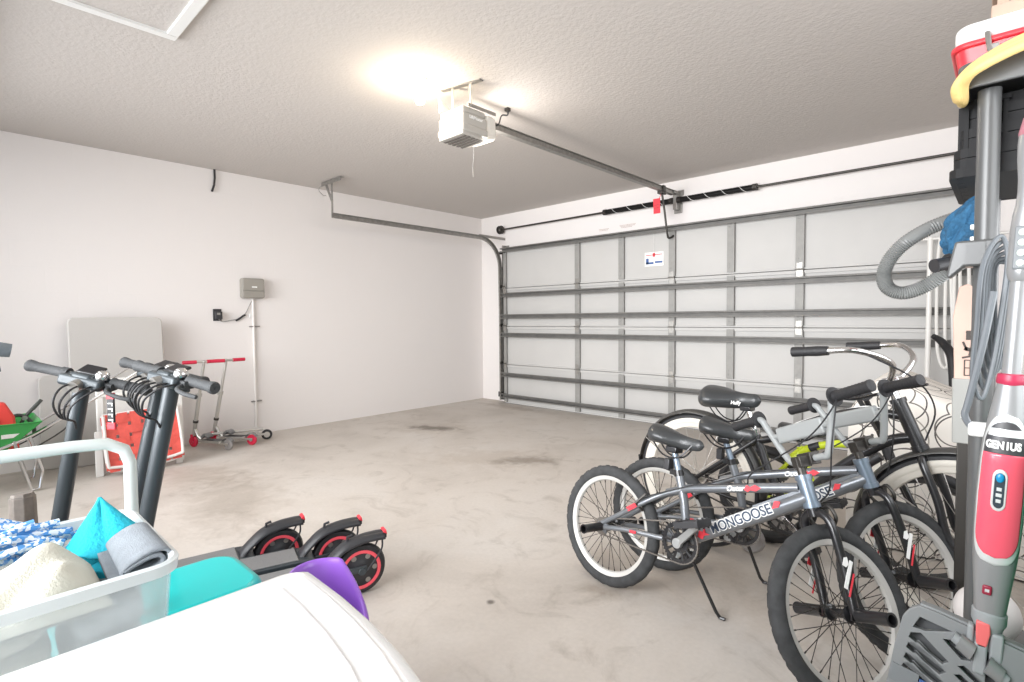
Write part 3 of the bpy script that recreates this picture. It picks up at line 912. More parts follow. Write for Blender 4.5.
class Bike:
    """local frame: x forward, y left, z up, origin at the rear contact point"""

    def __init__(s, name, label, cat, pos, psi, lean, delta, group=None):
        s.t = thing(name, label, cat, (pos[0], pos[1], 0), (0, 0, 0), group)
        s.t.rotation_mode = 'QUATERNION'
        s.t.rotation_quaternion = (M.Rotation(psi, 3, 'Z') @ M.Rotation(-lean, 3, 'X')).to_quaternion()
        s.delta = delta

    def head(s, top, ha, hl, fl, fo):
        s.top = V((top[0], 0, top[1]))
        a = rad(ha)
        s.ax = V((-math.cos(a), 0, math.sin(a)))
        s.fw = V((math.sin(a), 0, math.cos(a)))
        s.bot = s.top - s.ax * hl
        s.axle = s.bot - s.ax * fl + s.fw * fo
        s.fl = fl
        s.S = M.Translation(s.top) @ M.Rotation(s.delta, 4, s.ax) @ M.Translation(-s.top)

    def wheel(s, T, c, R, tw, rimw, tirem, rimm, spokem, nsp=32, tread=True, name='tire'):
        c = V(c)
        mt = T @ M.Translation(c)
        m_ = MB(mt)
        seg, ms = (132, 14) if tread else (72, 12)
        rr = R - tw
        vs = []
        for i in range(seg):
            a = 2 * PI * i / seg
            ring = []
            for j in range(ms):
                b_ = 2 * PI * j / ms
                q = tw
                if tread and math.cos(b_) > 0.1:
                    q = tw * (1.0 if ((i // 2 + (j % 2)) % 2 == 0) else 0.86)
                x = rr + q * math.cos(b_)
                ring.append(m_.bm.verts.new(m_.T @ V((x * math.cos(a), q * 0.95 * math.sin(b_), x * math.sin(a)))))
            vs.append(ring)
        for i in range(seg):
            for j in range(ms):
                m_.bm.faces.new((vs[i][j], vs[(i + 1) % seg][j], vs[(i + 1) % seg][(j + 1) % ms], vs[i][(j + 1) % ms]))
        tire = m_.build(name, tirem, s.t, angle=50)
        ri = rr - tw * 0.55
        rw = rimw
        m_ = MB(mt)
        pr_ = [(0.000, -rw / 2), (0.006, -rw / 2), (0.006, rw / 2), (0.0, rw / 2), (-0.022, rw * 0.28), (-0.026, 0), (-0.022, -rw * 0.28)]
        vs = []
        for i in range(64):
            a = 2 * PI * i / 64
            vs.append([m_.bm.verts.new(m_.T @ V(((ri + u) * math.cos(a), v, (ri + u) * math.sin(a)))) for u, v in pr_])
        for i in range(64):
            for j in range(len(pr_)):
                m_.bm.faces.new((vs[i][j], vs[(i + 1) % 64][j], vs[(i + 1) % 64][(j + 1) % len(pr_)], vs[i][(j + 1) % len(pr_)]))
        m_.build('rim', rimm, tire)
        m_ = MB(mt)
        m_.lathe([(0.008, -0.04), (0.024, -0.036), (0.024, -0.031), (0.013, -0.026), (0.013, 0.026), (0.024, 0.031), (0.024, 0.036), (0.008, 0.04)], 16, M.Rotation(rad(90), 4, 'X'))
        m_.cyl((0, -0.055, 0), (0, 0.055, 0), 0.006)
        m_.build('hub', BLKMET if spokem is SPK else ALU, tire)
        src = None
        for k in range(nsp):
            sd = 1 if k % 2 else -1
            a = 2 * PI * (k + 0.5) / nsp
            tw_ = 0.55 * (1 if (k // 2) % 2 else -1)
            if k < 4:
                mm = MB(mt)
                p0 = V((0.021 * math.cos(a - tw_ * 2.2), sd * 0.033, 0.021 * math.sin(a - tw_ * 2.2)))
                p1 = V(((ri - 0.022) * math.cos(a), 0, (ri - 0.022) * math.sin(a)))
                mm.cyl(p0, p1, 0.0013, seg=5)
                mm.cyl(p1 + (p0 - p1).normalized() * 0.014, p1, 0.0022, seg=5)
                o = mm.build('spoke', spokem, tire)
                if k == 0:
                    src = [o]
                else:
                    src.append(o)
            else:
                o = src[k % 4].copy()
                COL.objects.link(o)
                o.parent = tire
                rot = 2 * PI * (k - k % 4) / nsp
                o.matrix_parent_inverse = M.Identity(4)
                o.matrix_basis = mt @ M.Rotation(-rot, 4, 'Y') @ mt.inverted()
        return tire

    def saddle(s, rear, nose, w_, h, m, name='saddle'):
        """rear, nose: (x, z) along the centre line"""
        rx, rz = rear
        nx, nz = nose
        L = nx - rx

        def fn(u, v):
            # u along, v around
            prof_w = w_ * (0.62 + 0.38 * math.sin(min(1, u / 0.22) * PI / 2)) if u < 0.22 else w_ * (0.20 + 0.80 * (0.5 + 0.5 * math.cos(PI * min(1, (u - 0.22) / 0.55))))
            end = min(1.0, (u / 0.06) ** 0.5 if u < 0.06 else 1.0, ((1 - u) / 0.08) ** 0.5 if u > 0.92 else 1.0)
            prof_w = max(prof_w * end, 0.002)
            hh = h * (0.98 - 0.48 * u) * max(end, 0.02)
            a = 2 * PI * v
            y = prof_w * math.cos(a)
            zz = hh * 0.5 * (math.sin(a) if math.sin(a) > 0 else 0.85 * math.sin(a))
            camber = 0.018 * (0.5 + 0.5 * math.cos(PI * u * 1.4)) - 0.012 * u * u
            return (rx + L * u, y, rz + (nz - rz) * u + zz + camber)
        m_ = MB()
        m_.grid(fn, 28, 24)
        sd = m_.build(name, m, s.t, angle=60)
        MB().tube([(rx + 0.05 * L, 0.022, rz + 0.0), (rx + 0.3 * L, 0.022, rz - h * 0.5 - 0.012), (rx + 0.6 * L, 0.02, rz - h * 0.5 - 0.012), (rx + 0.85 * L, 0.01, nz - 0.0)], 0.0035, 6, smooth=4).tube([(rx + 0.05 * L, -0.022, rz), (rx + 0.3 * L, -0.022, rz - h * 0.5 - 0.012), (rx + 0.6 * L, -0.02, rz - h * 0.5 - 0.012), (rx + 0.85 * L, -0.01, nz)], 0.0035, 6, smooth=4).build('saddle_rail', BLKMET, sd)
        return sd

    def drive(s, bb, ang, cl, ring_r, rear, armm, ringm, pedm, yo=0.05, cog=0.035, chain=DSTEEL, left=True, chainguard=False):
        bx_, bz = bb
        # chainring on the right (-y)
        m_ = MB()
        mt = M.Translation((bx_, -yo, bz)) @ M.Rotation(rad(90), 4, 'X')
        teeth = 38
        out = []
        for i in range(teeth * 2):
            r = ring_r + (0.003 if i % 2 else -0.003)
            out.append((r * math.cos(PI * i / teeth), r * math.sin(PI * i / teeth)))
        n = len(out)
        inner = [(ring_r * 0.80 * math.cos(PI * i / teeth), ring_r * 0.80 * math.sin(PI * i / teeth)) for i in range(n)]
        for zz in (-0.0025, 0.0025):
            pass
        rings = []
        for (pl, zz) in ((out, -0.002), (out, 0.002), (inner, 0.002), (inner, -0.002)):
            rings.append([m_.bm.verts.new(mt @ V((x, y, zz))) for x, y in pl])
        for k in range(4):
            A, B = rings[k], rings[(k + 1) % 4]
            for i in range(n):
                m_.bm.faces.new((A[i], A[(i + 1) % n], B[(i + 1) % n], B[i]))
        for k in range(10):
            a = 2 * PI * k / 10
            m_.cyl(mt @ V((ring_r * 0.40 * math.cos(a), ring_r * 0.40 * math.sin(a), 0)), mt @ V((ring_r * 0.83 * math.cos(a), ring_r * 0.83 * math.sin(a), 0)), 0.004, 0.006, seg=6)
        m_.lathe([(0.012, -0.003), (ring_r * 0.48, -0.003), (ring_r * 0.48, 0.003), (0.012, 0.003)], 24, mt)
        cr = m_.build('chainring', ringm, s.t)
        MB().cyl((bx_, -0.045, bz), (bx_, 0.045, bz), 0.026, seg=20).cyl((bx_, -yo - 0.02, bz), (bx_, yo + 0.02, bz), 0.011).build('bottom_bracket', ringm, s.t)
        for sd, da, nm in ((-1, 0, 'r'), (1, 180, 'l')):
            a = rad(ang + da)
            e = V((bx_ + cl * math.cos(a), sd * (yo + 0.035), bz + cl * math.sin(a)))
            m_ = MB()
            c0 = V((bx_, sd * (yo + 0.015), bz))
            m_.sweep([c0, c0.lerp(e, 0.3), c0.lerp(e, 0.7), e], [(-0.013, -0.006), (0.013, -0.006), (0.013, 0.006), (-0.013, 0.006)], up=(0, 1, 0) if False else None, scales=[1.1, 1, 0.85, 1.0])
            m_.cyl(c0 - V((0, 0.009, 0)), c0 + V((0, 0.009, 0)), 0.019).cyl(e - V((0, 0.009, 0)), e + V((0, 0.009, 0)), 0.016)
            m_.build('crank_arm', armm, s.t, bevel=0.002)
            p = e + V((0, sd * 0.06, 0))
            m_ = MB()
            tilt = M.Rotation(rad(-18), 3, 'Y')
            for q in (-0.042, 0.042):
                m_.box(p + tilt @ V((q, 0, 0)), (0.012, 0.09, 0.026), tilt)
            for q in (-0.04, 0.0, 0.04):
                m_.box(p + V((0, q, 0)), (0.085, 0.012, 0.022), tilt)
            for q in (-0.042, 0.042):
                for w2 in (-0.03, 0, 0.03):
                    m_.box(p + tilt @ V((q, w2, 0)), (0.006, 0.008, 0.036), tilt)
            pd_ = m_.build('pedal', pedm, s.t, bevel=0.0015)
            MB().cyl(e, p + V((0, sd * 0.04, 0)), 0.008).build('pedal_spindle', CHROME, pd_)
        # chain: two runs of links
        rx_, rz = rear
        m_ = MB()
        path = []
        th0 = math.atan2(rz - bz, rx_ - bx_)
        for q in range(-9, 10):
            a_ = th0 + PI + q * (PI / 2) / 9
            path.append(V((bx_ + ring_r * math.cos(a_), -yo, bz + ring_r * math.sin(a_))))
        for q in range(-6, 7):
            a_ = th0 + q * (PI / 2) / 6
            path.append(V((rx_ + cog * math.cos(a_), -yo, rz + cog * math.sin(a_))))
        dense = []
        for p, q in zip(path, path[1:] + path[:1]):
            nl = max(1, int((q - p).length / 0.0065))
            dense += [p.lerp(q, i / nl) for i in range(nl)]
        m_.sweep(dense, [(-0.0045, -0.0025), (0.0045, -0.0025), (0.0045, 0.0025), (-0.0045, 0.0025)], closed=True, up=(0, 1, 0), scales=[1.0 if i % 2 else 0.72 for i in range(len(dense))])
        m_.build('chain', chain, s.t)
        mt2 = M.Translation((rx_, -yo, rz)) @ M.Rotation(rad(90), 4, 'X')
        MB().lathe([(0.01, -0.003), (cog, -0.003), (cog, 0.003), (0.01, 0.003)], 20, mt2).build('sprocket', chain, s.t)


def bmx(label, pos, psi, lean, delta, top_bolt_tag=True):
    b = Bike('bmx_bicycle', label, 'bicycle', pos, psi, lean, delta, 'grey bmx bicycles parked side by side')
    R = 0.255
    b.head((0.773, 0.640), 69, 0.095, 0.308, -0.015)
    S, ax, fwv, top, bot, axle = b.S, b.ax, b.fw, b.top, b.bot, b.axle
    I = M.Identity(4)
    BB = (0.378, 0.305)
    b.wheel(I, (0, 0, R), R, 0.026, 0.034, TIRE, RIMG, SPK, 36, name='rear_tire')
    ft = b.wheel(S, axle, R, 0.026, 0.034, TIRE, RIMG, SPK, 36, name='front_tire')
    # frame
    f = MB()
    f.tube([(0.765, 0, 0.600), (0.56, 0, 0.550), (0.365, 0, 0.500), (0.275, 0, 0.462)], 0.0165, 12)
    for sd in (-1, 1):
        f.tube([(0.345, sd * 0.006, 0.492), (0.262, sd * 0.022, 0.452), (0.18, sd * 0.045, 0.395), (0.09, sd * 0.052, 0.330), (0.0, sd * 0.056, 0.268)], 0.0105, 10, smooth=3)
        f.tube([(BB[0] - 0.01, sd * 0.025, BB[1] - 0.005), (0.27, sd * 0.04, 0.292), (0.13, sd * 0.052, 0.278), (0.0, sd * 0.056, 0.252)], 0.0105, 10, smooth=3)
        f.prism([(0.035, 0.272), (-0.018, 0.272), (-0.03, 0.25), (0.03, 0.232)], 0.006, frame3((1, 0, 0), (0, 0, 1), (0, -1, 0), (0, sd * 0.056, 0)))
    f.tube([(BB[0], 0, BB[1]), (0.350, 0, 0.45), (0.318, 0, 0.545)], 0.0165, 12)
    f.build('frame', GUN, b.t)
    d = MB()
    d.tube([(0.792, 0, 0.575), (0.60, 0, 0.450), (BB[0] + 0.01, 0, BB[1] + 0.012)], 0.024, 14)
    d.prism([(0.775, 0.60), (0.80, 0.555), (0.63, 0.47), (0.62, 0.505)], 0.022, frame3((1, 0, 0), (0, 0, 1), (0, -1, 0)))
    dt = d.build('down_tube', GUN, b.t)
    MB().cyl(bot, top, 0.0225, seg=20).cyl(top - ax * 0.012, top + ax * 0.004, 0.026, seg=20).cyl(bot + ax * 0.012, bot - ax * 0.004, 0.026, seg=20).build('head_tube', BLUGUN, b.t)
    # lettering on both sides of the down tube
    v0, v1 = V((0.792, 0, 0.575)), V((BB[0] + 0.01, 0, BB[1] + 0.012))
    dv = (v0 - v1).normalized()
    nv = V((-dv.z, 0, dv.x))
    for sd in (-1, 1):
        mid = v1.lerp(v0, 0.50) + nv * 0.004
        xd = dv if sd < 0 else -dv
        base = frame3(xd, nv, V((0, -1, 0)) if sd < 0 else V((0, 1, 0)), mid + V((0, sd * 0.0245, 0)))
        pl = MB()
        pl.sweep([mid - dv * 0.125 + V((0, sd * 0.0, 0)), mid + dv * 0.125], [(0.0247 * math.cos(rad(q)), 0.0247 * math.sin(rad(q))) for q in range(0, 360, 20)])
        bk = pl.build('decal_band', mat('decal_silver', (0.56, 0.57, 0.58), 0.4), dt) if sd < 0 else bk
        text_mesh('lettering', 'MONGOOSE', 0.046, base @ M.Translation((0, 0, 0.0015)), WHITE, dt, bold=0.0035, sx=0.93)
        text_mesh('lettering', 'MONGOOSE', 0.046, base @ M.Translation((0, 0, 0.0028)), NAVY, dt, bold=0.0008, sx=0.93)
        # red crest marks
        fm = frame3(xd, nv, V((0, -1, 0)) if sd < 0 else V((0, 1, 0)), v1.lerp(v0, 0.17) + V((0, sd * 0.0255, 0)))
        cm = MB()
        cm.prism([(-0.03, -0.004), (-0.012, 0.014), (-0.002, 0.006), (0.014, 0.018), (0.008, 0.0), (0.022, -0.012), (0.0, -0.008), (-0.014, -0.018)], 0.002, fm)
        cm.build('crest_mark', RED, dt)
        fm = frame3(xd, nv, V((0, -1, 0)) if sd < 0 else V((0, 1, 0)), v1.lerp(v0, 0.80) + V((0, sd * 0.0255, 0)) + nv * 0.01)
        MB().prism([(-0.02, -0.008), (0.0, 0.012), (0.018, 0.004), (0.004, -0.010)], 0.002, fm).build('crest_mark', RED, dt)
        # top tube marks
        td = (V((0.765, 0, 0.600)) - V((0.365, 0, 0.500))).normalized()
        tn = V((-td.z, 0, td.x))
        c0 = V((0.60, 0, 0.559))
        fm = frame3(td if sd < 0 else -td, tn, V((0, sd, 0)), c0 + V((0, sd * 0.0172, 0)))
        text_mesh('lettering', 'Outer', 0.026, fm @ M.Translation((-0.045, 0, 0)), WHITE, dt, bold=0.0008, shear=0.3)
        MB().prism([(-0.012, -0.004), (0.0, 0.012), (0.012, 0.004), (0.03, 0.012), (0.05, 0.0), (0.03, -0.010), (0.012, -0.006), (0, -0.012)], 0.002, fm).build('crest_mark', RED, dt)
        fm2 = frame3((1, 0, 0), (0, 0, 1), (0, -1, 0), (0.155, sd * 0.063, 0.378))
        MB().box((0.150, sd * 0.0575, 0.377), (0.05, 0.004, 0.018), M.Rotation(rad(-36), 3, 'Y')).build('stay_mark', RED, dt)
        MB().box((0.17, sd * 0.062, 0.283), (0.03, 0.004, 0.010), M.Rotation(rad(-6), 3, 'Y')).build('stay_mark', RED, dt)
    # fork (steered)
    fk = MB(S)
    crown = bot - ax * 0.02
    fk.cyl(bot - ax * 0.005, crown - ax * 0.01, 0.019)
    for sd in (-1, 1):
        y = sd * 0.052
        Y = V((0, 1, 0))
        fk.tube([crown, crown + Y * (y * 0.6) - ax * 0.006, crown + Y * y - ax * 0.045, crown.lerp(axle, 0.6) + Y * y + fwv * 0.006, axle + Y * y], 0.0135, 12, smooth=5)
        fk.box(axle + Y * y, (0.03, 0.006, 0.034))
    fko = fk.build('fork', BLKMET, b.t)
    for sd in (-1, 1):
        ps = MB(S)
        c1 = crown.lerp(axle, 0.62) + V((0, sd * 0.0665, 0))
        ps.box(c1, (0.012, 0.002, 0.085), M.Rotation(rad(20 - 4), 3, 'Y'))
        ps.build('fork_decal', WHITE, fko)
        ps = MB(S)
        c1 = crown.lerp(axle, 0.50) + V((0, sd * 0.067, 0))
        ps.prism([(-0.010, -0.01), (-0.004, 0.012), (0.006, 0.016), (0.012, -0.004), (0.002, -0.014)], 0.002, frame3((1, 0, 0), (0, 0, 1), (0, -1, 0), c1))
        ps.build('fork_decal', RED if sd > 0 else WHITE, fko)
        ps = MB(S)
        ps.box(crown.lerp(axle, 0.72) + V((0, sd * 0.068, 0)), (0.005, 0.002, 0.07), M.Rotation(rad(16), 3, 'Y'))
        ps.build('fork_decal', RED, fko)
    # front brake
    bk_ = MB(S)
    bc = crown + fwv * 0.028 + ax * 0.002
    bk_.box(bc, (0.014, 0.05, 0.02))
    for sd in (-1, 1):
        bk_.tube([bc, bc + V((0, sd * 0.036, 0)) + ax * 0.012, bc + V((0, sd * 0.05, 0)) - ax * 0.022, bc + V((0, sd * 0.03, 0)) - ax * 0.05], 0.006, 8, smooth=4)
        bk_.box(bc + V((0, sd * 0.026, 0)) - ax * 0.052, (0.045, 0.010, 0.012), M.Rotation(rad(20), 3, 'Y'))
    bk_.build('front_brake', DSTEEL, b.t, bevel=0.001)
    # pegs
    for T, c in ((I, V((0, 0, R))), (S, axle)):
        for sd in (-1, 1):
            pg = MB(T)
            mt = M.Translation(c + V((0, sd * 0.062, 0))) @ M.Rotation(rad(-90 * sd), 4, 'X')
            pg.lathe([(0.006, 0.0), (0.019, 0.0), (0.019, 0.004), (0.0175, 0.008), (0.0175, 0.098), (0.019, 0.102), (0.019, 0.106), (0.0135, 0.106), (0.0135, 0.02), (0.006, 0.02)], 20, mt)
            pg.build('axle_peg', BLKMET, b.t)
    # stem and handlebar
    clamp = top + ax * 0.052 + fwv * 0.045
    sm = MB(S)
    sm.cyl(top, top + ax * 0.06, 0.0135).box(top + ax * 0.045 + fwv * 0.01, (0.045, 0.038, 0.036), M.Rotation(rad(-21), 3, 'Y')).box(clamp, (0.04, 0.055, 0.04), M.Rotation(rad(-21), 3, 'Y'))
    for sd in (-1, 1):
        sm.cyl(clamp + V((0.012, sd * 0.018, 0.01)), clamp + V((0.018, sd * 0.018, 0.03)), 0.005, seg=8)
    sm.build('stem', DSTEEL, b.t, bevel=0.004)
    hb = MB(S)
    gr = top + ax * 0.221 + fwv * 0.046
    bw, gi = 0.294, 0.165
    Y = V((0, 1, 0))
    half = []
    for sd in (-1, 1):
        half.append([clamp, clamp + Y * sd * 0.055, clamp + Y * sd * 0.085 + ax * 0.010, gr - ax * 0.035 + Y * sd * 0.143, gr - ax * 0.012 + Y * sd * 0.153, gr + Y * sd * 0.178, gr + Y * sd * bw])
    hb.tube(list(reversed(half[0][1:])) + [clamp] + half[1][1:], 0.0115, 12, smooth=5)
    hbo = hb.build('handlebar', LGREY, b.t)
    pad = MB(S)
    c0, c1 = gr - ax * 0.075 - Y * 0.128, gr - ax * 0.075 + Y * 0.128
    pad.cyl(c0, c1, 0.010)
    pad.box((c0 + c1) / 2 , (0.022, 0.20, 0.055), M.Rotation(rad(-21), 3, 'Y'))
    pad.build('crossbar_pad', LGREY, b.t, bevel=0.008)
    for sd in (-1, 1):
        g = MB(S)
        mt = M.Translation(gr + Y * sd * gi) @ M.Rotation(rad(-90 * sd), 4, 'X')
        pr_ = [(0.012, 0.0), (0.031, 0.0), (0.031, 0.005), (0.018, 0.007)]
        L = bw - gi + 0.006
        n = 9
        for i in range(n):
            z0 = 0.012 + (L - 0.024) * i / n
            pr_ += [(0.0178, z0), (0.0163, z0 + (L - 0.024) / n * 0.7)]
        pr_ += [(0.0185, L - 0.010), (0.0185, L - 0.002), (0.012, L), (0, L)]
        g.lathe(pr_, 18, mt)
        g.build('grip', BLACK, b.t)
        br = MB(S)
        p0 = gr + Y * sd * 0.150 + fwv * 0.02
        br.box(p0, (0.03, 0.03, 0.022), M.Rotation(rad(-21), 3, 'Y'))
        br.tube([p0 + fwv * 0.01, p0 + fwv * 0.04 + Y * sd * 0.03 - ax * 0.015, p0 + fwv * 0.045 + Y * sd * 0.11 - ax * 0.02], 0.005, 8, smooth=4)
        if sd < 0:
            br.build('brake_lever', BLKMET, b.t, bevel=0.001)
        else:
            br.bm.free()
    # cables
    cb = MB()
    P0 = S @ (gr - Y * 0.14 + fwv * 0.02)
    for e, k in ((S @ (crown + fwv * 0.04 + ax * 0.03), 0), (V((0.60, -0.018, 0.575)), 1)):
        mid = (P0 + e) / 2 + V((0.05 + 0.03 * k, -0.10 + 0.05 * k, 0.03))
        cb.tube([P0, P0 + V((0.03, -0.05, -0.01)), mid, e + V((0.03, -0.02, 0.05)), e], 0.0025, 6, smooth=8)
    cb.tube([V((0.60, -0.018, 0.575)), V((0.40, -0.02, 0.525)), V((0.2, -0.05, 0.43))], 0.0022, 6)
    cb.build('brake_cable', BLACK, b.t)
    # seat post, saddle
    MB().tube([(0.335, 0, 0.50), (0.285, 0, 0.640)], 0.0125, 12).build('seatpost', BLUGUN, b.t)
    MB().tube([(0.320, 0, 0.538), (0.313, 0, 0.560)], 0.020, 14).box((0.295, 0, 0.55), (0.02, 0.03, 0.02)).build('seat_clamp', BLKMET, b.t)
    MB().box((0.287, 0, 0.637), (0.05, 0.05, 0.025)).build('saddle_clamp', BLKMET, b.t, bevel=0.005)
    MB().box((0.268, 0, 0.575), (0.025, 0.035, 0.045)).build('rear_reflector', BLKPL, b.t, bevel=0.004)
    b.saddle((0.178, 0.668), (0.415, 0.676), 0.072, 0.088, SEAT)
    b.drive(BB, 47, 0.150, 0.076, (0, R), mat('crank_grey', (0.42, 0.43, 0.43), 0.35, 0.6), BLKMET, BLKPL, chain=mat('chain_grey', (0.22, 0.20, 0.18), 0.4, 0.7))
    # rear brake
    rb = MB()
    rb.box((0.215, 0, 0.43), (0.02, 0.06, 0.014)).tube([(0.2, 0.04, 0.44), (0.17, 0.06, 0.40), (0.185, 0.03, 0.37)], 0.006, 8).tube([(0.2, -0.04, 0.44), (0.17, -0.06, 0.40), (0.185, -0.03, 0.37)], 0.006, 8)
    rb.build('rear_brake', DSTEEL, b.t)
    return b


def bike_ground(b, x, y):
    """local point whose world z is zero for local x, y of a leaning bike"""
    mm = b.t.rotation_quaternion.to_matrix()
    # z_world = R20 x + R21 y + R22 z
    return -(mm[2][0] * x + mm[2][1] * y) / mm[2][2]


def kickstand(b, p0, x, y, m):
    z = bike_ground(b, x, y) + 0.008
    MB().tube([p0, (p0[0] + 0.01, p0[1] + 0.02, p0[2] - 0.02), (x - 0.012, y - 0.01, z + 0.02), (x, y, z), (x + 0.02, y + 0.002, z)], 0.0068, 8).build('kickstand', m, b.t)
    MB().box((p0[0], p0[1] - 0.01, p0[2]), (0.04, 0.03, 0.02)).build('kickstand_mount', m, b.t, bevel=0.002)


b1 = bmx('grey bmx bicycle nearest the camera, its front wheel fully in view in front', (4.3315, -3.4425), -0.1455, 0.142, 1.1905)
kickstand(b1, (0.335, 0.045, 0.27), 0.462, 0.13, BLKMET)
b2 = bmx('grey bmx bicycle between the near bmx and the black cruiser', (4.4386, -3.147), -0.0157, 0.0153 + 0.03, 0.9985)
kickstand(b2, (0.335, 0.045, 0.27), 0.40, 0.17, BLKMET)

# ---- black cruiser
CRB = mat('cruiser_black', (0.02, 0.02, 0.022), 0.3, 0.1, coat=0.4)
CREAMR = mat('cream_wall', (0.66, 0.62, 0.55), 0.5)
FEND = mat('fender_dark', (0.06, 0.058, 0.055), 0.4, 0.2, coat=0.2)
c = Bike('cruiser_bicycle', 'black cruiser bicycle with fenders and a swept chrome handlebar', 'bicycle', (4.452, -2.775), math.atan2(-0.16, 1.046), 0.0, 0.0)
RC = 0.335
c.head((0.848, 0.835), 67, 0.185, 0.33, 0.03)
c.axle = V((1.058, 0, RC))
ax, fwv, top, bot, axle = c.ax, c.fw, c.top, c.bot, c.axle
Y = V((0, 1, 0))
I4 = M.Identity(4)
for nm, cc in (('rear_tire', (0, 0, RC)), ('front_tire', tuple(axle))):
    c.wheel(I4, cc, RC - 0.012, 0.024, 0.036, CREAMR, CREAMR, SPKC, 36, tread=False, name=nm)
    # black tread band over the cream side walls
    m_ = MB(M.Translation(cc))
    prf = [(RC - 0.024, -0.022), (RC - 0.012, -0.021), (RC - 0.004, -0.013), (RC - 0.001, 0), (RC - 0.004, 0.013), (RC - 0.012, 0.021), (RC - 0.024, 0.022), (RC - 0.018, 0)]
    vs = [[m_.bm.verts.new(m_.T @ V((r * math.cos(2 * PI * i / 72), y, r * math.sin(2 * PI * i / 72)))) for r, y in prf] for i in range(72)]
    for i in range(72):
        for j in range(8):
            m_.bm.faces.new((vs[i][j], vs[(i + 1) % 72][j], vs[(i + 1) % 72][(j + 1) % 8], vs[i][(j + 1) % 8]))
    m_.build('tire_tread', BLACK, c.t)


def fender(b, cc, R, a0, a1, m, hw=0.034, name='fender'):
    m_ = MB()
    m_.grid(lambda u, v: (cc[0] + (R - 0.016 * (2 * v - 1) ** 2) * math.cos(rad(a0 + (a1 - a0) * u)), hw * (2 * v - 1), cc[2] + (R - 0.016 * (2 * v - 1) ** 2) * math.sin(rad(a0 + (a1 - a0) * u))), 36, 8)
    return m_.build(name, m, b.t, solid=0.003, angle=70)


fender(c, (0, 0, RC), RC + 0.018, -2, 172, FEND, name='rear_fender')
fender(c, tuple(axle), RC + 0.016, 38, 182, FEND, name='front_fender')
MB().box((-0.345, 0, 0.36), (0.006, 0.05, 0.07), M.Rotation(rad(-8), 3, 'Y')).build('mud_flap', BLACK, c.t, bevel=0.003)
BBc = (0.45, 0.29)
f = MB()
f.tube([(0.885, 0, 0.775), (0.72, 0, 0.775), (0.53, 0, 0.70), (0.37, 0, 0.605), (0.29, 0, 0.585)], 0.017, 12, smooth=6)
f.tube([(0.905, 0, 0.705), (0.80, 0, 0.66), (0.62, 0, 0.50), (BBc[0], 0, BBc[1])], 0.020, 12, smooth=6)
f.tube([(0.297, 0, 0.630), (0.36, 0, 0.46), (BBc[0], 0, BBc[1])], 0.018, 12)
for sd in (-1, 1):
    f.tube([(0.31, sd * 0.015, 0.590), (0.15, sd * 0.055, 0.455), (0, sd * 0.062, RC)], 0.0105, 10)
    f.tube([(BBc[0], sd * 0.03, BBc[1]), (0.2, sd * 0.055, 0.305), (0, sd * 0.062, RC)], 0.0105, 10)
f.build('frame', CRB, c.t)
MB().tube([(0.82, 0.0, 0.797), (0.72, 0.0, 0.793), (0.53, 0.0, 0.718), (0.42, 0, 0.655)], 0.0022, 5, smooth=6).build('pinstripe', WHITE, c.t)
MB().cyl(bot, top, 0.024, seg=20).cyl(top - ax * 0.01, top + ax * 0.006, 0.028).cyl(bot + ax * 0.01, bot - ax * 0.006, 0.028).build('head_tube', CRB, c.t)
fk = MB()
fk.cyl(bot - ax * 0.004, bot - ax * 0.035, 0.024)
for sd in (-1, 1):
    k0 = bot - ax * 0.03
    fk.tube([k0 + Y * sd * 0.01, k0 + Y * sd * 0.045 - ax * 0.02, k0 + Y * sd * 0.055 - ax * 0.15 - fwv * 0.004, axle + Y * sd * 0.058 + ax * 0.06 - fwv * 0.02, axle + Y * sd * 0.058], 0.0135, 12, smooth=6)
fk.build('fork', CRB, c.t)
cl = top + ax * 0.075 + fwv * 0.02
MB().cyl(top, top + ax * 0.085, 0.0135).cyl(cl - Y * 0.03, cl + Y * 0.03, 0.02).box(top + ax * 0.07, (0.05, 0.036, 0.03)).build('stem', CHROME, c.t, bevel=0.003)
hp = []
for sd in (-1, 1):
    hp.append([cl, cl + Y * sd * 0.05, V((0.86, sd * 0.13, 0.985)), V((0.79, sd * 0.24, 1.03)), V((0.70, sd * 0.27, 1.028)), V((0.58, sd * 0.27, 1.018))])
MB().tube(list(reversed(hp[0][1:])) + hp[1], 0.0112, 12, smooth=6).build('handlebar', CHROME, c.t)
for sd in (-1, 1):
    g = MB()
    a_, b_ = V((0.705, sd * 0.27, 1.028)), V((0.578, sd * 0.27, 1.018))
    g.tube([a_, a_.lerp(b_, 0.3), a_.lerp(b_, 0.6), b_], 0.018, 14, radii=[0.0165, 0.019, 0.018, 0.019])
    g.build('grip', BLACK, c.t)
    MB().cyl(b_, b_ + V((-0.003, 0, 0)), 0.011).build('bar_end_cap', WHITE, c.t)
MB().tube([(0.305, 0, 0.60), (0.262, 0, 0.735)], 0.0128, 12).build('seatpost', CHROME, c.t)
MB().box((0.27, 0, 0.66), (0.06, 0.04, 0.03)).cyl((0.245, -0.03, 0.655), (0.245, 0.03, 0.655), 0.014).build('rear_reflector', BLKPL, c.t, bevel=0.004)
MB().tube([(0.302, 0, 0.612), (0.296, 0, 0.638)], 0.022, 14).build('seat_clamp', CHROME, c.t)
MB().box((0.26, 0, 0.728), (0.05, 0.05, 0.022)).build('saddle_clamp', BLKMET, c.t, bevel=0.004)
sd_ = c.saddle((0.045, 0.742), (0.325, 0.775), 0.125, 0.125, SEAT)
text_mesh('lettering', 'Huffy', 0.022, frame3((1, 0, 0.06), (0, 0.3, 1), (0, -1, 0.3), (0.235, -0.060, 0.757)), WHITE, sd_, bold=0.0005)
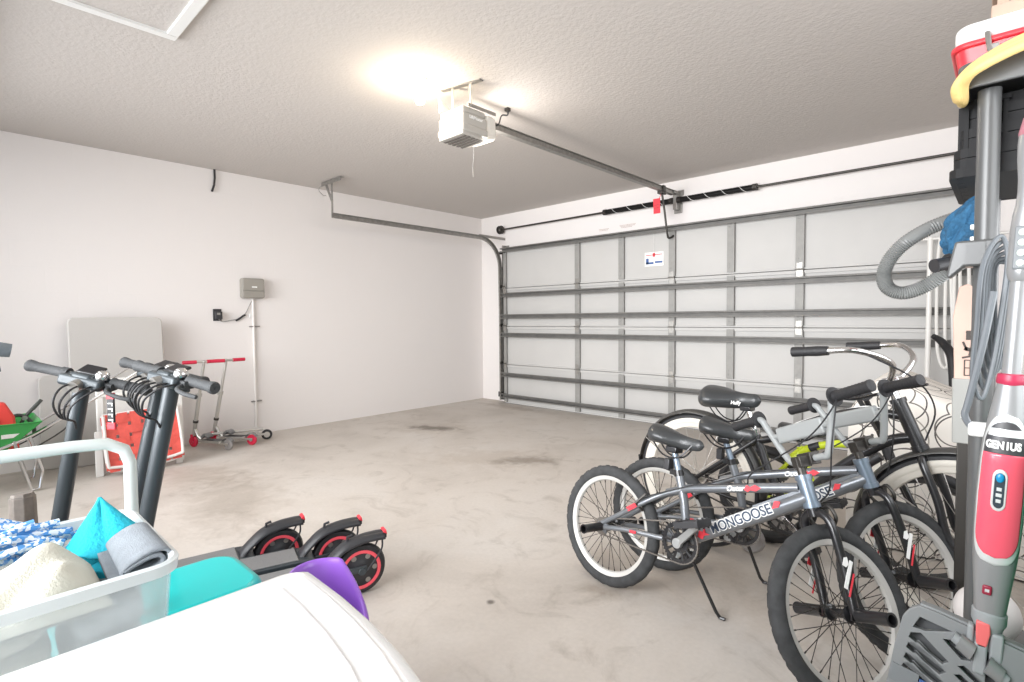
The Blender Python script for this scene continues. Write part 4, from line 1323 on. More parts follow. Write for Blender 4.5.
c.drive(BBc, -35, 0.16, 0.085, (0, RC), CHROME, CRB, BLKPL, chain=DSTEEL)
for a, cc in ((40, (0, 0, RC)), (150, (0, 0, RC)), (150, tuple(axle))):
    for sd in (-1, 1):
        MB().cyl((cc[0], sd * 0.06, cc[2]), (cc[0] + (RC + 0.01) * math.cos(rad(a)), sd * 0.033, cc[2] + (RC + 0.01) * math.sin(rad(a))), 0.0022, seg=6).build('fender_stay', STEEL, c.t)
kickstand(c, (0.40, 0.05, 0.27), 0.44, 0.19, CRB)
MB().tube([(0.80, -0.232, 1.025), (0.93, -0.12, 0.93), (0.97, -0.04, 0.82), (0.94, -0.02, 0.70)], 0.003, 6, smooth=6).build('brake_cable', BLACK, c.t)

# ---- small neon bicycle behind
NEON = mat('neon_yellow', (0.62, 0.74, 0.03), 0.35)
n_ = Bike('kids_bicycle', 'small neon yellow bicycle half hidden between the bmx and the cruiser', 'bicycle', (4.70, -2.52), -0.05, 0.0, 0.35)
RN = 0.25
n_.head((0.50, 0.60), 70, 0.08, 0.29, 0.02)
S = n_.S
ax, fwv, top, bot, axle = n_.ax, n_.fw, n_.top, n_.bot, n_.axle
n_.axle = axle = V((axle.x, 0, RN))
n_.wheel(I4, (0, 0, RN), RN, 0.024, 0.03, BLACK, mat('rim_dark', (0.05, 0.05, 0.05), 0.4), SPK, 20, name='rear_tire')
n_.wheel(S, axle, RN, 0.024, 0.03, BLACK, MATS['rim_dark'], SPK, 20, name='front_tire')
f = MB()
f.tube([(0.47, 0, 0.575), (0.30, 0, 0.555), (0.17, 0, 0.50), (0.10, 0, 0.43)], 0.018, 12, smooth=5)
MB().tube([(0.49, 0, 0.535), (0.36, 0, 0.42), (0.24, 0, 0.28)], 0.022, 12).build('down_tube', BLKPL, n_.t)
f.tube([(0.16, 0, 0.52), (0.20, 0, 0.40), (0.24, 0, 0.28)], 0.016, 12)
for sd in (-1, 1):
    f.tube([(0.16, sd * 0.01, 0.49), (0.08, sd * 0.045, 0.39), (0, sd * 0.05, RN)], 0.009, 8)
    f.tube([(0.24, sd * 0.02, 0.28), (0.12, sd * 0.045, 0.255), (0, sd * 0.05, RN)], 0.009, 8)
fo = f.build('frame', NEON, n_.t)
MB().tube([(0.25, 0, 0.541), (0.205, 0, 0.52)], 0.0186, 12).build('frame_band', BLKPL, n_.t)
MB().tube([(0.475, 0, 0.576), (0.36, 0, 0.5655)], 0.0195, 12).build('frame_band', BLKPL, n_.t)
MB().cyl(bot, top, 0.021).build('head_tube', BLKPL, n_.t)
fk = MB(S)
for sd in (-1, 1):
    fk.tube([bot - ax * 0.01, bot + Y * sd * 0.045 - ax * 0.035, axle + Y * sd * 0.05], 0.012, 10)
fk.build('fork', BLKMET, n_.t)
hb = MB(S)
g0 = top + ax * 0.22 - fwv * 0.02
k0 = top + ax * 0.05
hb.tube([g0 + Y * 0.27, g0 + Y * 0.14, k0 + Y * 0.05, k0 - Y * 0.05, g0 - Y * 0.14, g0 - Y * 0.27], 0.011, 10, smooth=4)
hb.cyl(top, k0, 0.014).cyl(g0 - ax * 0.07 - Y * 0.11, g0 - ax * 0.07 + Y * 0.11, 0.009)
hb.build('handlebar', BLKMET, n_.t)
for sd in (-1, 1):
    MB(S).cyl(g0 + Y * sd * 0.17, g0 + Y * sd * 0.275, 0.016).cyl(g0 + Y * sd * 0.165, g0 + Y * sd * 0.17, 0.026).build('grip', BLACK, n_.t)
n_.drive((0.24, 0.28), 20, 0.11, 0.06, (0, RN), BLKMET, BLKPL, BLKPL)
MB().tube([(0.16, 0, 0.52), (0.15, 0, 0.575)], 0.012, 10).build('seatpost', CHROME, n_.t)
n_.saddle((0.06, 0.59), (0.28, 0.60), 0.06, 0.045, SEAT)
for sd in (-1, 1):
    MB().tube([(0, sd * 0.05, RN), (-0.0, sd * 0.10, 0.2), (-0.0, sd * 0.16, 0.075)], 0.006, 8).build('stabiliser_arm', STEEL, n_.t)
    MB().lathe([(0.01, -0.012), (0.05, -0.012), (0.06, -0.015), (0.07, 0), (0.06, 0.015), (0.05, 0.012), (0.01, 0.012)], 24, M.Translation((0, sd * 0.18, 0.07)) @ M.Rotation(rad(90), 4, 'X')).build('stabiliser_wheel', POLY, n_.t)

# ------------------------------------------------------------------ electric scooters
ESC = mat('escooter_grey', (0.045, 0.055, 0.062), 0.38, 0.3, coat=0.15)
GRIPM = mat('grip_rubber', (0.05, 0.053, 0.056), 0.7, bump=0.3, bscale=160)
PINKR = mat('wheel_pink', (0.85, 0.10, 0.13), 0.35)
DECK = mat('deck_grey', (0.20, 0.20, 0.20), 0.6, bump=0.3, bscale=150)


def escooter(label, P, ang, steer, lean=0.05, tx=0.64):
    t = thing('electric_scooter', label, 'electric scooter', (P[0], P[1], 0), (0, 0, 0), 'dark electric scooters parked in a row')
    t.rotation_mode = 'QUATERNION'
    t.rotation_quaternion = (M.Rotation(ang, 3, 'Z') @ M.Rotation(-lean, 3, 'X')).to_quaternion()
    r = 0.108
    wb = 0.84
    ax_ = V((-0.22, 0, 1)).normalized()
    base = V((0.785, 0, 0.20))
    S = M.Translation(base) @ M.Rotation(steer, 4, ax_) @ M.Translation(-base)
    for nm, T, x in (('rear_tire', I4, 0), ('front_tire', S, wb)):
        mt = T @ M.Translation((x, 0, r)) @ M.Rotation(rad(90), 4, 'X')
        m_ = MB()
        pr_ = [(0.078, -0.018), (0.090, -0.022), (0.101, -0.018), (0.108, 0), (0.101, 0.018), (0.090, 0.022), (0.078, 0.018), (0.078, -0.018)]
        m_.lathe(pr_, 40, mt)
        ty = m_.build(nm, BLACK, t)
        m_ = MB()
        for sg in (-1, 1):
            m_.lathe([(0.071, sg * 0.0185), (0.080, sg * 0.0205), (0.083, sg * 0.0215), (0.074, sg * 0.0225), (0.069, sg * 0.0205), (0.071, sg * 0.0185)], 40, mt)
        m_.build('rim_ring', PINKR, ty)
        m_ = MB()
        m_.lathe([(0.01, -0.026), (0.035, -0.024), (0.045, -0.016), (0.078, -0.016), (0.078, 0.016), (0.045, 0.016), (0.035, 0.024), (0.01, 0.026)], 30, mt)
        hub = m_.build('hub', BLKPL, ty)
        for k in range(6):
            a = 2 * PI * k / 6
            for sg in (-1, 1):
                MB().cyl(mt @ V((0.058 * math.cos(a), 0.058 * math.sin(a), sg * 0.012)), mt @ V((0.058 * math.cos(a), 0.058 * math.sin(a), sg * 0.0175)), 0.011, seg=10).build('hub_insert', STEEL, ty)
    # deck
    d = MB()
    d.prism([(0.10, 0.135), (0.16, 0.142), (0.64, 0.142), (0.70, 0.20), (0.74, 0.20), (0.70, 0.125), (0.64, 0.07), (0.20, 0.07), (0.12, 0.10)], 0.145, frame3((1, 0, 0), (0, 0, 1), (0, -1, 0)))
    d.build('deck', ESC, t, bevel=0.008)
    MB().box((0.40, 0, 0.144), (0.46, 0.13, 0.004)).build('deck_mat', DECK, t, bevel=0.002)
    fk = MB()
    for sg in (-1, 1):
        fk.box((0.065, sg * 0.036, 0.118), (0.17, 0.008, 0.026)).cyl((0, sg * 0.028, r), (0, sg * 0.044, r), 0.016)
    fk.build('rear_fork', ESC, t, bevel=0.003)
    # rear fender with tail light
    m_ = MB()

    def ffn(u, v):
        a = rad(28 + 88 * u)
        R2 = 0.130 + 0.010 * u
        x, z = R2 * math.cos(a), r + R2 * math.sin(a)
        if u > 0.8:
            k = (u - 0.8) / 0.2
        q = 2 * v - 1
        hw = 0.032
        return (x - 0.0, hw * q, z - 0.016 * q * q)
    # path: from the deck up over the wheel, ending high behind it
    path = [V((0.160, 0, 0.142)), V((0.12, 0, 0.185)), V((0.065, 0, 0.228)), V((0.0, 0, 0.246)), V((-0.060, 0, 0.250)), V((-0.100, 0, 0.248))]
    path = spline(path, 6)

    def gfn(u, v):
        p = path[min(int(u * (len(path) - 1) + 0.5), len(path) - 1)]
        q = 2 * v - 1
        hw = 0.036 if u > 0.12 else 0.036 + (0.12 - u) * 0.15
        return (p.x, hw * q, p.z - 0.024 * abs(q) ** 3)
    m_.grid(gfn, len(path) - 1, 10)
    fd = m_.build('rear_fender', BLKPL, t, solid=0.006, angle=70)
    MB().box((-0.104, 0, 0.246), (0.014, 0.042, 0.022), M.Rotation(rad(12), 3, 'Y')).build('tail_light', RED, fd, bevel=0.003)
    MB().box((-0.094, 0, 0.234), (0.03, 0.05, 0.018)).build('light_housing', BLKPL, fd, bevel=0.003)
    MB().tube([(0.055, 0, 0.222), (0.05, 0, 0.252), (0.03, 0, 0.256)], 0.006, 8).build('folding_hook', BLKPL, fd)
    MB().tube([(-0.088, 0.03, 0.232), (-0.080, 0.036, 0.18), (-0.02, 0.040, r)], 0.004, 8, smooth=4).tube([(-0.088, -0.03, 0.232), (-0.080, -0.036, 0.18), (-0.02, -0.040, r)], 0.004, 8, smooth=4).build('fender_brace', BLKPL, fd)
    MB().tube([(0.30, 0.06, 0.10), (0.28, 0.085, 0.05), (0.26, 0.11, 0.012)], 0.007, 8).build('kickstand', BLKPL, t)
    # front: fork, fender, stem
    fr = MB(S)
    for sg in (-1, 1):
        fr.tube([(0.795, sg * 0.03, 0.235), (0.82, sg * 0.036, 0.19), (wb, sg * 0.036, r)], 0.011, 10)
    fr.box((0.79, 0, 0.235), (0.05, 0.085, 0.03))
    fr.build('front_fork', ESC, t, bevel=0.004)
    m_ = MB(S)
    m_.grid(lambda u, v: (wb + 0.122 * math.cos(rad(20 + 130 * u)), 0.034 * (2 * v - 1), r + (0.122 - 0.014 * (2 * v - 1) ** 2) * math.sin(rad(20 + 130 * u))), 20, 6)
    m_.build('front_fender', BLKPL, t, solid=0.004)
    MB().tube([(0.70, 0, 0.175), (0.755, 0, 0.225), (0.785, 0, 0.27)], 0.028, 12).build('neck', ESC, t)
    topp = V((tx, 0, 0.955))
    st_ = MB()
    d3 = (topp - V((0.785, 0, 0.20))).normalized()
    st_.tube([V((0.785, 0, 0.20)), topp], 0.0255, 20)
    st_.build('stem', ESC, t)
    MB().tube([V((0.785, 0, 0.20)) + d3 * 0.06, V((0.785, 0, 0.20)) + d3 * 0.10], 0.034, 16).box(V((0.785, 0, 0.20)) + d3 * 0.09 + V((-0.035, 0, 0)), (0.03, 0.025, 0.05)).build('folding_latch', BLKPL, t, bevel=0.003)
    # handlebar head
    hd = MB(S)
    hd.box(topp + V((0.01, 0, 0.005)), (0.075, 0.07, 0.05), M.Rotation(rad(-12), 3, 'Y')).box(topp + V((0.035, 0.0, 0.004)), (0.035, 0.15, 0.042), M.Rotation(rad(-12), 3, 'Y'))
    hd.build('bar_clamp', ESC, t, bevel=0.012)
    MB(S).box(topp + V((-0.012, 0, 0.036)), (0.055, 0.075, 0.010), M.Rotation(rad(14), 3, 'Y')).build('display', mat('glossy_black', (0.01, 0.01, 0.012), 0.12), t, bevel=0.005)
    MB(S).cyl(topp + V((0.045, 0, 0.0)), topp + V((0.072, 0, -0.004)), 0.021, seg=20).build('headlamp', STEEL, t)
    MB(S).cyl(topp + V((0, -0.11, 0.01)), topp + V((0, 0.11, 0.01)), 0.0125).build('handlebar', ESC, t)
    for sg in (-1, 1):
        g = MB(S)
        g.lathe([(0.012, 0), (0.020, 0.0), (0.020, 0.006), (0.0175, 0.01), (0.0178, 0.10), (0.021, 0.118), (0.0215, 0.126), (0.019, 0.130), (0.006, 0.130), (0.004, 0.127), (0, 0.127)], 20, M.Translation(topp + V((0, sg * 0.085, 0.01))) @ M.Rotation(rad(-90 * sg), 4, 'X') @ M.Identity(4))
        g.build('grip', GRIPM, t)
    # brake lever on the left, throttle on the right, bell
    lv = MB(S)
    a0 = topp + V((0.012, 0.085, 0.0))
    lv.box(a0, (0.035, 0.03, 0.028)).tube([a0 + V((0.01, 0.0, 0)), a0 + V((0.045, 0.02, -0.004)), a0 + V((0.055, 0.07, -0.008)), a0 + V((0.045, 0.12, -0.012))], 0.0075, 10, smooth=5)
    lv.build('brake_lever', GRIPM, t, bevel=0.004)
    th = MB(S)
    a1 = topp + V((0.0, -0.082, 0.01))
    th.cyl(a1 - V((0, 0.012, 0)), a1 + V((0, 0.012, 0)), 0.021).tube([a1 + V((-0.005, 0, -0.012)), a1 + V((-0.035, -0.006, -0.03)), a1 + V((-0.05, -0.01, -0.028))], 0.008, 8)
    th.build('throttle', GRIPM, t)
    MB(S).lathe([(0.0, 0.03), (0.012, 0.028), (0.021, 0.02), (0.024, 0.008), (0.022, 0.0), (0, 0.0)], 20, M.Translation(topp + V((0.012, 0.055, 0.022)))).build('bell', CHROME, t)
    # cables loop forward and down
    cbm = MB(S)
    for k in range(4):
        dy = 0.075 - 0.03 * k
        cbm.tube([topp + V((0.02, dy, 0.0)), topp + V((0.085 + 0.006 * k, dy, 0.0)), topp + V((0.125 + 0.005 * k, dy * 0.6, -0.04)), topp + V((0.115, dy * 0.3, -0.10)), topp + V((0.07, 0.01, -0.13)), topp + V((0.045, 0.0, -0.17))], 0.0036, 6, smooth=8)
    cbm.build('cable_loop', BLACK, t)
    return M.Translation(t.location) @ t.rotation_quaternion.to_matrix().to_4x4() @ S @ (topp + V((0, 0.078, -0.022)))


strap_point = escooter('dark electric scooter standing apart on the left, handlebar turned', (3.176, -4.357), rad(-101), rad(56), 0.09, 0.66)
escooter('dark electric scooter in the middle of the three, behind the purple chair', (3.40, -4.19), rad(-106), rad(40), 0.02, 0.63)
escooter('dark electric scooter of the right pair, nearest the camera', (3.605, -4.196), rad(-106), rad(34), 0.03, 0.64)

# black and red strap hanging from the left grip
ht = thing('key_strap', 'black and red strap with white lettering hanging below the left scooter grip', 'strap', strap_point)
m_ = MB()
m_.box((0, 0, -0.065), (0.028, 0.008, 0.10), M.Rotation(rad(35), 3, 'Z')).build('band', BLKPL, ht, bevel=0.002)
MB().box((0, 0, -0.018), (0.029, 0.009, 0.022), M.Rotation(rad(35), 3, 'Z')).build('red_top', RED, ht)
MB().box((0, 0, -0.128), (0.034, 0.010, 0.026), M.Rotation(rad(35), 3, 'Z')).build('red_end', RED, ht, bevel=0.003)
Rz = M.Rotation(rad(35), 4, 'Z')
for k in range(4):
    MB(Rz).box((0.002, -0.0052, -0.045 - 0.02 * k), (0.020, 0.001, 0.004)).box((0.009, -0.0052, -0.050 - 0.02 * k), (0.004, 0.001, 0.010)).build('white_print', WHITE, ht)
MB().tube([(0, 0, -0.012), (0.003, 0.0, 0.0), (0.0, 0, 0.012)], 0.003, 6).build('loop', BLKPL, ht)

# ------------------------------------------------------------------ white appliance in the foreground
APW = mat('appliance_white', (0.88, 0.88, 0.87), 0.25, coat=0.4)
ap = thing('washing_machine', 'white top of a laundry appliance close in front of the camera', 'appliance', (5.295, -5.40, 0))
ZT_ = 0.882
X0, X1, Y0, Y1 = 5.010, 5.54, -5.77, -5.091
cx_, cy_ = (X0 + X1) / 2, (Y0 + Y1) / 2
ap.location = (cx_, cy_, 0)
MB().box((0, 0, 0.44), (X1 - X0 - 0.04, Y1 - Y0 - 0.22, 0.80)).build('cabinet', APW, ap, bevel=0.012)
m_ = MB()
bow = [(5.03, -5.091), (5.10, -5.093), (5.16, -5.098), (5.22, -5.107), (5.27, -5.119), (5.33, -5.140), (5.39, -5.172), (5.45, -5.220), (5.50, -5.285), (5.53, -5.36), (5.54, -5.45), (5.54, -5.74), (5.52, -5.77), (5.03, -5.77), (5.010, -5.75), (5.010, -5.12), (5.014, -5.100)]
m_.prism([(x - cx_, y - cy_) for x, y in reversed(bow)], 0.05, M.Translation((0, 0, ZT_ - 0.025)))
m_.build('top', APW, ap, bevel=0.018)
for dy, wdt in ((0.022, 0.006), (0.046, 0.003)):
    m_ = MB()
    m_.sweep([(x - cx_ - dy * q, y - cy_ - dy, ZT_) for q, (x, y) in zip((-0.4, 0, 0.1, 0.2, 0.3, 0.45, 0.6), bow[:7])], [(-0.003, -wdt), (0.0018, -wdt * 0.6), (0.0018, wdt * 0.6), (-0.003, wdt)], up=(0, 0, 1))
    m_.build('top_ridge', mat('ridge_grey_white', (0.72, 0.72, 0.73), 0.35), ap)
for sx in (-1, 1):
    for sy in (-1, 1):
        MB().cyl((sx * 0.21, sy * 0.20, 0.0), (sx * 0.21, sy * 0.20, 0.05), 0.022).build('foot', BLKPL, ap)

# ------------------------------------------------------------------ cart with tube handle, tote of linen
CARTW = mat('cart_tube', (0.62, 0.68, 0.66), 0.35)
tx0, tx1, ty0, ty1, tz0, tz1 = 4.375, 4.69, -5.72, -5.135, 0.47, 0.80
ct = thing('utility_cart', 'pale tube handled utility cart under the clear tote', 'cart', (4.53, -5.43, 0))
oc = (4.53, -5.43)


def C2(x, y, z):
    return (x - oc[0], y - oc[1], z)


for z in (0.13, 0.46):
    MB().prism(rrect(tx1 - tx0 - 0.0, ty1 - ty0 + 0.04, 0.03), 0.02, M.Translation((0, 0, z - 0.002))).build('shelf', WHPL, ct, bevel=0.004)
hx_ = tx0 - 0.20
for k, x in enumerate((hx_,)):
    MB().tube([C2(x, ty1 + 0.045, 0.06), C2(x, ty1 + 0.045, 0.845), C2(x, ty1 + 0.035, 0.875), C2(x, ty1 + 0.005, 0.893), C2(x, ty1 - 0.05, 0.896), C2(x, ty0 + 0.05, 0.896), C2(x, ty0 - 0.01, 0.885), C2(x, ty0 - 0.04, 0.85), C2(x, ty0 - 0.045, 0.06)], 0.0125, 14).build('handle', CARTW, ct)
for y in (ty0 - 0.0, ty1 + 0.0):
    MB().tube([C2(tx1 + 0.01, y, 0.06), C2(tx1 + 0.01, y, 0.46)], 0.010, 10).build('leg', CARTW, ct)
for x in (hx_, tx1 + 0.01):
    for y in (ty0 - 0.03, ty1 + 0.03):
        MB().cyl(C2(x - 0.01, y, 0.032), C2(x + 0.01, y, 0.032), 0.032).build('caster', BLKPL, ct)
for z in (0.13, 0.46):
    MB().tube([C2(hx_, ty0 - 0.045, z), C2(tx0 + 0.02, ty0, z)], 0.008, 8).tube([C2(hx_, ty1 + 0.045, z), C2(tx0 + 0.02, ty1, z)], 0.008, 8).build('bracket', CARTW, ct)

CLEAR = mat('clear_tote_plastic', (0.80, 0.87, 0.89), 0.25, alpha=0.32)
CLEAR2 = mat('clear_rim_plastic', (0.82, 0.88, 0.89), 0.3, alpha=0.72)
to = thing('storage_tote', 'clear plastic tote filled with folded linen on the cart', 'tote', (4.53, -5.43, tz0 + 0.003))
m_ = MB()
w1, l1, w0, l0, hh = tx1 - tx0, ty1 - ty0, (tx1 - tx0) * 0.88, (ty1 - ty0) * 0.92, tz1 - tz0 - 0.003
p1, p0 = rrect(w1, l1, 0.035, 6), rrect(w0, l0, 0.035, 6)
cxx, cyy = (tx0 + tx1) / 2 - 4.53, (ty0 + ty1) / 2 + 5.43
lv = [(0.0, 0.0), (0.5, 0.5), (0.93, 0.93), (1.0, 1.0)]
rings = []
for u, zf in lv:
    rings.append([m_.bm.verts.new(V((cxx + a[0] * (1 - u) + b_[0] * u, cyy + a[1] * (1 - u) + b_[1] * u, hh * zf))) for a, b_ in zip(p0, p1)])
for A, B in zip(rings, rings[1:]):
    for i in range(len(A)):
        m_.bm.faces.new((A[i], A[(i + 1) % len(A)], B[(i + 1) % len(A)], B[i]))
m_.bm.faces.new(list(reversed(rings[0])))
m_.build('body', CLEAR, to, solid=0.002)
m_ = MB()
m_.sweep([(cxx + x * 1.02, cyy + y * 1.01, hh - 0.006) for x, y in p1], [(-0.010, -0.006), (0.006, -0.006), (0.009, 0.0), (0.006, 0.006), (-0.010, 0.004)], closed=True, up=(0, 0, 1))
m_.build('rim', CLEAR2, to)


def cloth_stack(label, x0, x1, y0, y1, z0, z1, n, m, wav, group=None, cat='towel', name='folded_towel', seed=1):
    """one folded cloth: n visible layers"""
    rr = random.Random(seed)
    t = thing(name, label, cat, ((x0 + x1) / 2, (y0 + y1) / 2, z0), (0, 0, 0), group)
    hw, hl = (x1 - x0) / 2, (y1 - y0) / 2
    dz = (z1 - z0) / n
    m_ = MB()
    for k in range(n):
        ph = rr.uniform(0, 6)
        a, b_ = hw * rr.uniform(0.93, 1.0), hl * rr.uniform(0.94, 1.0)
        nu, nv = 26, 20

        def fn(u, v, k=k, ph=ph, a=a, b_=b_):
            th = 2 * PI * u
            # superellipse section that closes at top and bottom
            e = math.sin(PI * v) ** 0.35 if 0 < v < 1 else 0.0
            cx2 = math.copysign(abs(math.cos(th)) ** 0.35, math.cos(th))
            cy2 = math.copysign(abs(math.sin(th)) ** 0.35, math.sin(th))
            z = dz * (k + 0.5 - 0.52 * math.cos(PI * v))
            wv = wav * math.sin(7 * cx2 + ph + 3 * cy2) * (0.4 + 0.6 * (k / max(1, n - 1)))
            return (a * cx2 * e, b_ * cy2 * e, z + wv)
        m_.grid(fn, 48, 12)
    m_.build('cloth', m, t, angle=80)
    return t


CREAM = mat('towel_cream', (0.68, 0.67, 0.58), 0.95, bump=0.25, bscale=260, noise=0.06, nscale=30)
GTOW = mat('towel_grey', (0.27, 0.30, 0.33), 0.95, bump=0.25, bscale=260, noise=0.12, nscale=40)
TEALC = mat('cloth_turquoise', (0.015, 0.46, 0.60), 0.85, bump=0.3, bscale=150)
GRTOW2 = mat('towel_pale_blue_grey', (0.52, 0.57, 0.60), 0.95, bump=0.6, bscale=200, noise=0.1)
yS = -5.262
cloth_stack('cream folded towel, lowest of the cream pile in the clear tote', tx0 + 0.035, tx1 - 0.03, ty0 + 0.04, yS, tz0 + 0.012, tz0 + 0.10, 3, CREAM, 0.002, 'cream towels piled in the tote', seed=1)
cloth_stack('cream folded towel in the middle of the cream pile in the clear tote', tx0 + 0.03, tx1 - 0.025, ty0 + 0.04, yS, tz0 + 0.103, tz0 + 0.20, 3, CREAM, 0.003, 'cream towels piled in the tote', seed=2)
cloth_stack('cream folded towel second from the top of the cream pile', tx0 + 0.025, tx1 - 0.02, ty0 + 0.04, yS, tz0 + 0.204, tz0 + 0.285, 2, CREAM, 0.003, 'cream towels piled in the tote', seed=3)
cloth_stack('grey blue folded towel, lowest at the right end of the clear tote', tx0 + 0.035, tx1 - 0.03, yS + 0.008, ty1 - 0.035, tz0 + 0.012, tz0 + 0.14, 3, GRTOW2, 0.003, 'grey towels in the tote', seed=4)
cloth_stack('grey blue folded towel above the lowest one at the right end of the tote', tx0 + 0.03, tx1 - 0.025, yS + 0.008, ty1 - 0.03, tz0 + 0.143, tz0 + 0.275, 3, GRTOW2, 0.003, 'grey towels in the tote', seed=5)
# grey towel folded over on top, roll edge towards the camera
t = thing('folded_towel', 'grey towel folded in a loop on top at the right end of the tote', 'towel', (4.60, -5.175, tz0 + 0.297))
t.scale = (0.75, 0.56, 0.56)
m_ = MB()
sec = []
ths = 0.011
cl_ = [(-0.062, 0.0), (-0.02, 0.004), (0.03, 0.010), (0.052, 0.020), (0.056, 0.034), (0.045, 0.044), (0.02, 0.043), (-0.015, 0.031), (-0.035, 0.020), (-0.030, 0.030), (-0.01, 0.044), (0.025, 0.058), (0.058, 0.058), (0.074, 0.038), (0.066, 0.006), (0.03, -0.006), (-0.06, -0.012)]
cl_ = [(p.x, p.y) for p in spline([V((a, b_, 0)) for a, b_ in cl_], 5)]
L = 0.15
m_.grid(lambda u, v: ((0.07 - L * v), cl_[int(u * (len(cl_) - 1) + 0.5)][0] * (1 - 0.1 * v), cl_[int(u * (len(cl_) - 1) + 0.5)][1] + 0.018 * v + 0.016), len(cl_) - 1, 10)
m_.build('cloth', GTOW, t, solid=0.010, angle=80)
# cream towel mound on top
t = thing('folded_towel', 'rumpled cream towel on top of the cream pile beside the grey towel', 'towel', (4.60, -5.355, tz0 + 0.288))
m_ = MB()


def mound(u, v):
    x = -0.075 + 0.15 * u
    y = -0.24 + 0.385 * v
    e = min(1, (u * (1 - u) * 8)) ** 0.5 * min(1, v * (1 - v) * 9) ** 0.5
    ridge = 0.034 * math.exp(-((v - 0.86) / 0.16) ** 2)
    fold = 0.009 * math.sin(v * 30 + u * 9) * math.exp(-((v - 0.75) / 0.3) ** 2) * (0.3 + u)
    return (x, y, e * (0.035 + ridge + fold - 0.02 * u))


m_.grid(mound, 40, 60)
m_.grid(lambda u, v: (mound(u, v)[0], mound(u, v)[1], -0.004), 2, 2)
m_.build('cloth', CREAM, t, angle=80)
# turquoise cloth: a folded corner standing up
t = thing('turquoise_cloth', 'bright turquoise cloth folded to a peak at the back of the tote', 'cloth', (4.45, -5.195, tz0 + 0.29))
m_ = MB()
pk, l_, r_ = V((0.0, 0.008, 0.088)), V((0.04, -0.05, 0.02)), V((0.055, 0.048, 0.045))


def tq(u, v):
    # u: left to right, v: peak to front
    a = pk.lerp(l_, v)
    b_ = pk.lerp(r_, v * 0.98)
    p = a.lerp(b_, u)
    p = p + V((0.045 * v * math.sin(PI * u), 0, -0.01 * math.sin(PI * u) * v + 0.004 * math.sin(9 * u)))
    return p


m_.grid(tq, 20, 20)
m_.build('cloth', TEALC, t, solid=0.006, angle=80)
MB().grid(lambda u, v: tq(u, v) + V((-0.004, 0, -0.016 - 0.02 * v)), 10, 10).build('lower_fold', TEALC, t, solid=0.006, angle=80)
MB().prism(rrect(0.09, 0.09, 0.02), 0.03, M.Translation((0.02, 0.0, 0.003))).build('base_fold', TEALC, t, bevel=0.01)

# blue and white rope mop head
CORDM = stripe_mat('cord_blue_white', (0.10, 0.33, 0.72), (0.85, 0.89, 0.93), 210, 0.5)
t = thing('yarn_bundle', 'blue and white twisted yarn bundle lying at the left of the tote', 'yarn', (4.445, -5.385, tz0 + 0.292))
rr = random.Random(11)
for k in range(34):
    m_ = MB()
    x0_ = rr.uniform(-0.035, 0.07)
    pts = []
    yb = rr.uniform(-0.15, -0.10)
    ln = rr.uniform(0.22, 0.30)
    zz = 0.012 + 0.010 * (k % 4)
    for i in range(6):
        f_ = i / 5
        pts.append((x0_ * (1 - 0.3 * f_) - 0.06 * f_ * (1 if k % 3 else 0.2) + rr.uniform(-0.012, 0.012), yb + ln * 0.95 * f_, zz + 0.012 * math.sin(f_ * 9 + k) + 0.028 * f_ * (1 - f_) * 2 + (0.025 * f_ if k % 3 == 0 else 0)))
    m_.tube(pts, 0.0058, 8, smooth=4)
    m_.build('yarn_strand', CORDM, t)

# ------------------------------------------------------------------ teal and purple kids' furniture
TEAL = mat('teal_plastic', (0.0, 0.47, 0.46), 0.35, coat=0.2)
PURP = mat('purple_plastic', (0.30, 0.12, 0.60), 0.3, coat=0.3)
t = thing('plastic_stool', 'glossy teal plastic stool with rounded corners behind the white appliance', 'stool', (4.105, -5.03, 0))
MB().prism(rrect(0.27, 0.42, 0.07, 8), 0.05, M.Translation((0, 0, 0.475))).build('seat', TEAL, t, bevel=0.02)
for sx in (-1, 1):
    for sy in (-1, 1):
        MB().tube([(sx * 0.09, sy * 0.16, 0.46), (sx * 0.105, sy * 0.18, 0.0)], 0.028, 12, radii=[0.03, 0.022]).build('leg', TEAL, t)
t = thing('purple_tub_chair', 'glossy purple moulded tub chair beside the teal stool', 'chair', (4.345, -4.722, 0))
t.scale = (0.80, 0.84, 0.98)
m_ = MB()


def tub(u, v):
    """u around (back three quarters), v from foot to rim to seat"""
    a = 2 * PI * u
    back = 0.5 - 0.5 * math.cos(a)
    ht = 0.36 + 0.155 * min(1, back * 1.6)
    if v < 0.55:
        k = v / 0.55
        r = 0.125 + 0.03 * k
        z = ht * k
    elif v < 0.7:
        k = (v - 0.55) / 0.15
        r = 0.155 - 0.032 * k
        z = ht + 0.016 * math.sin(PI * k)
    else:
        k = (v - 0.7) / 0.3
        r = 0.123 * max(0.0, 1 - k) ** 0.6
        z = ht + (0.27 - ht) * min(1, k * 1.7) ** 0.7
    return (-r * math.cos(a) * 0.86, r * math.sin(a) * 0.68, max(0.0, z))


m_.grid(lambda u, v: tub(u, v), 56, 40)
o = m_.build('shell', PURP, t, angle=80)
t.rotation_euler = (0, 0, rad(200))

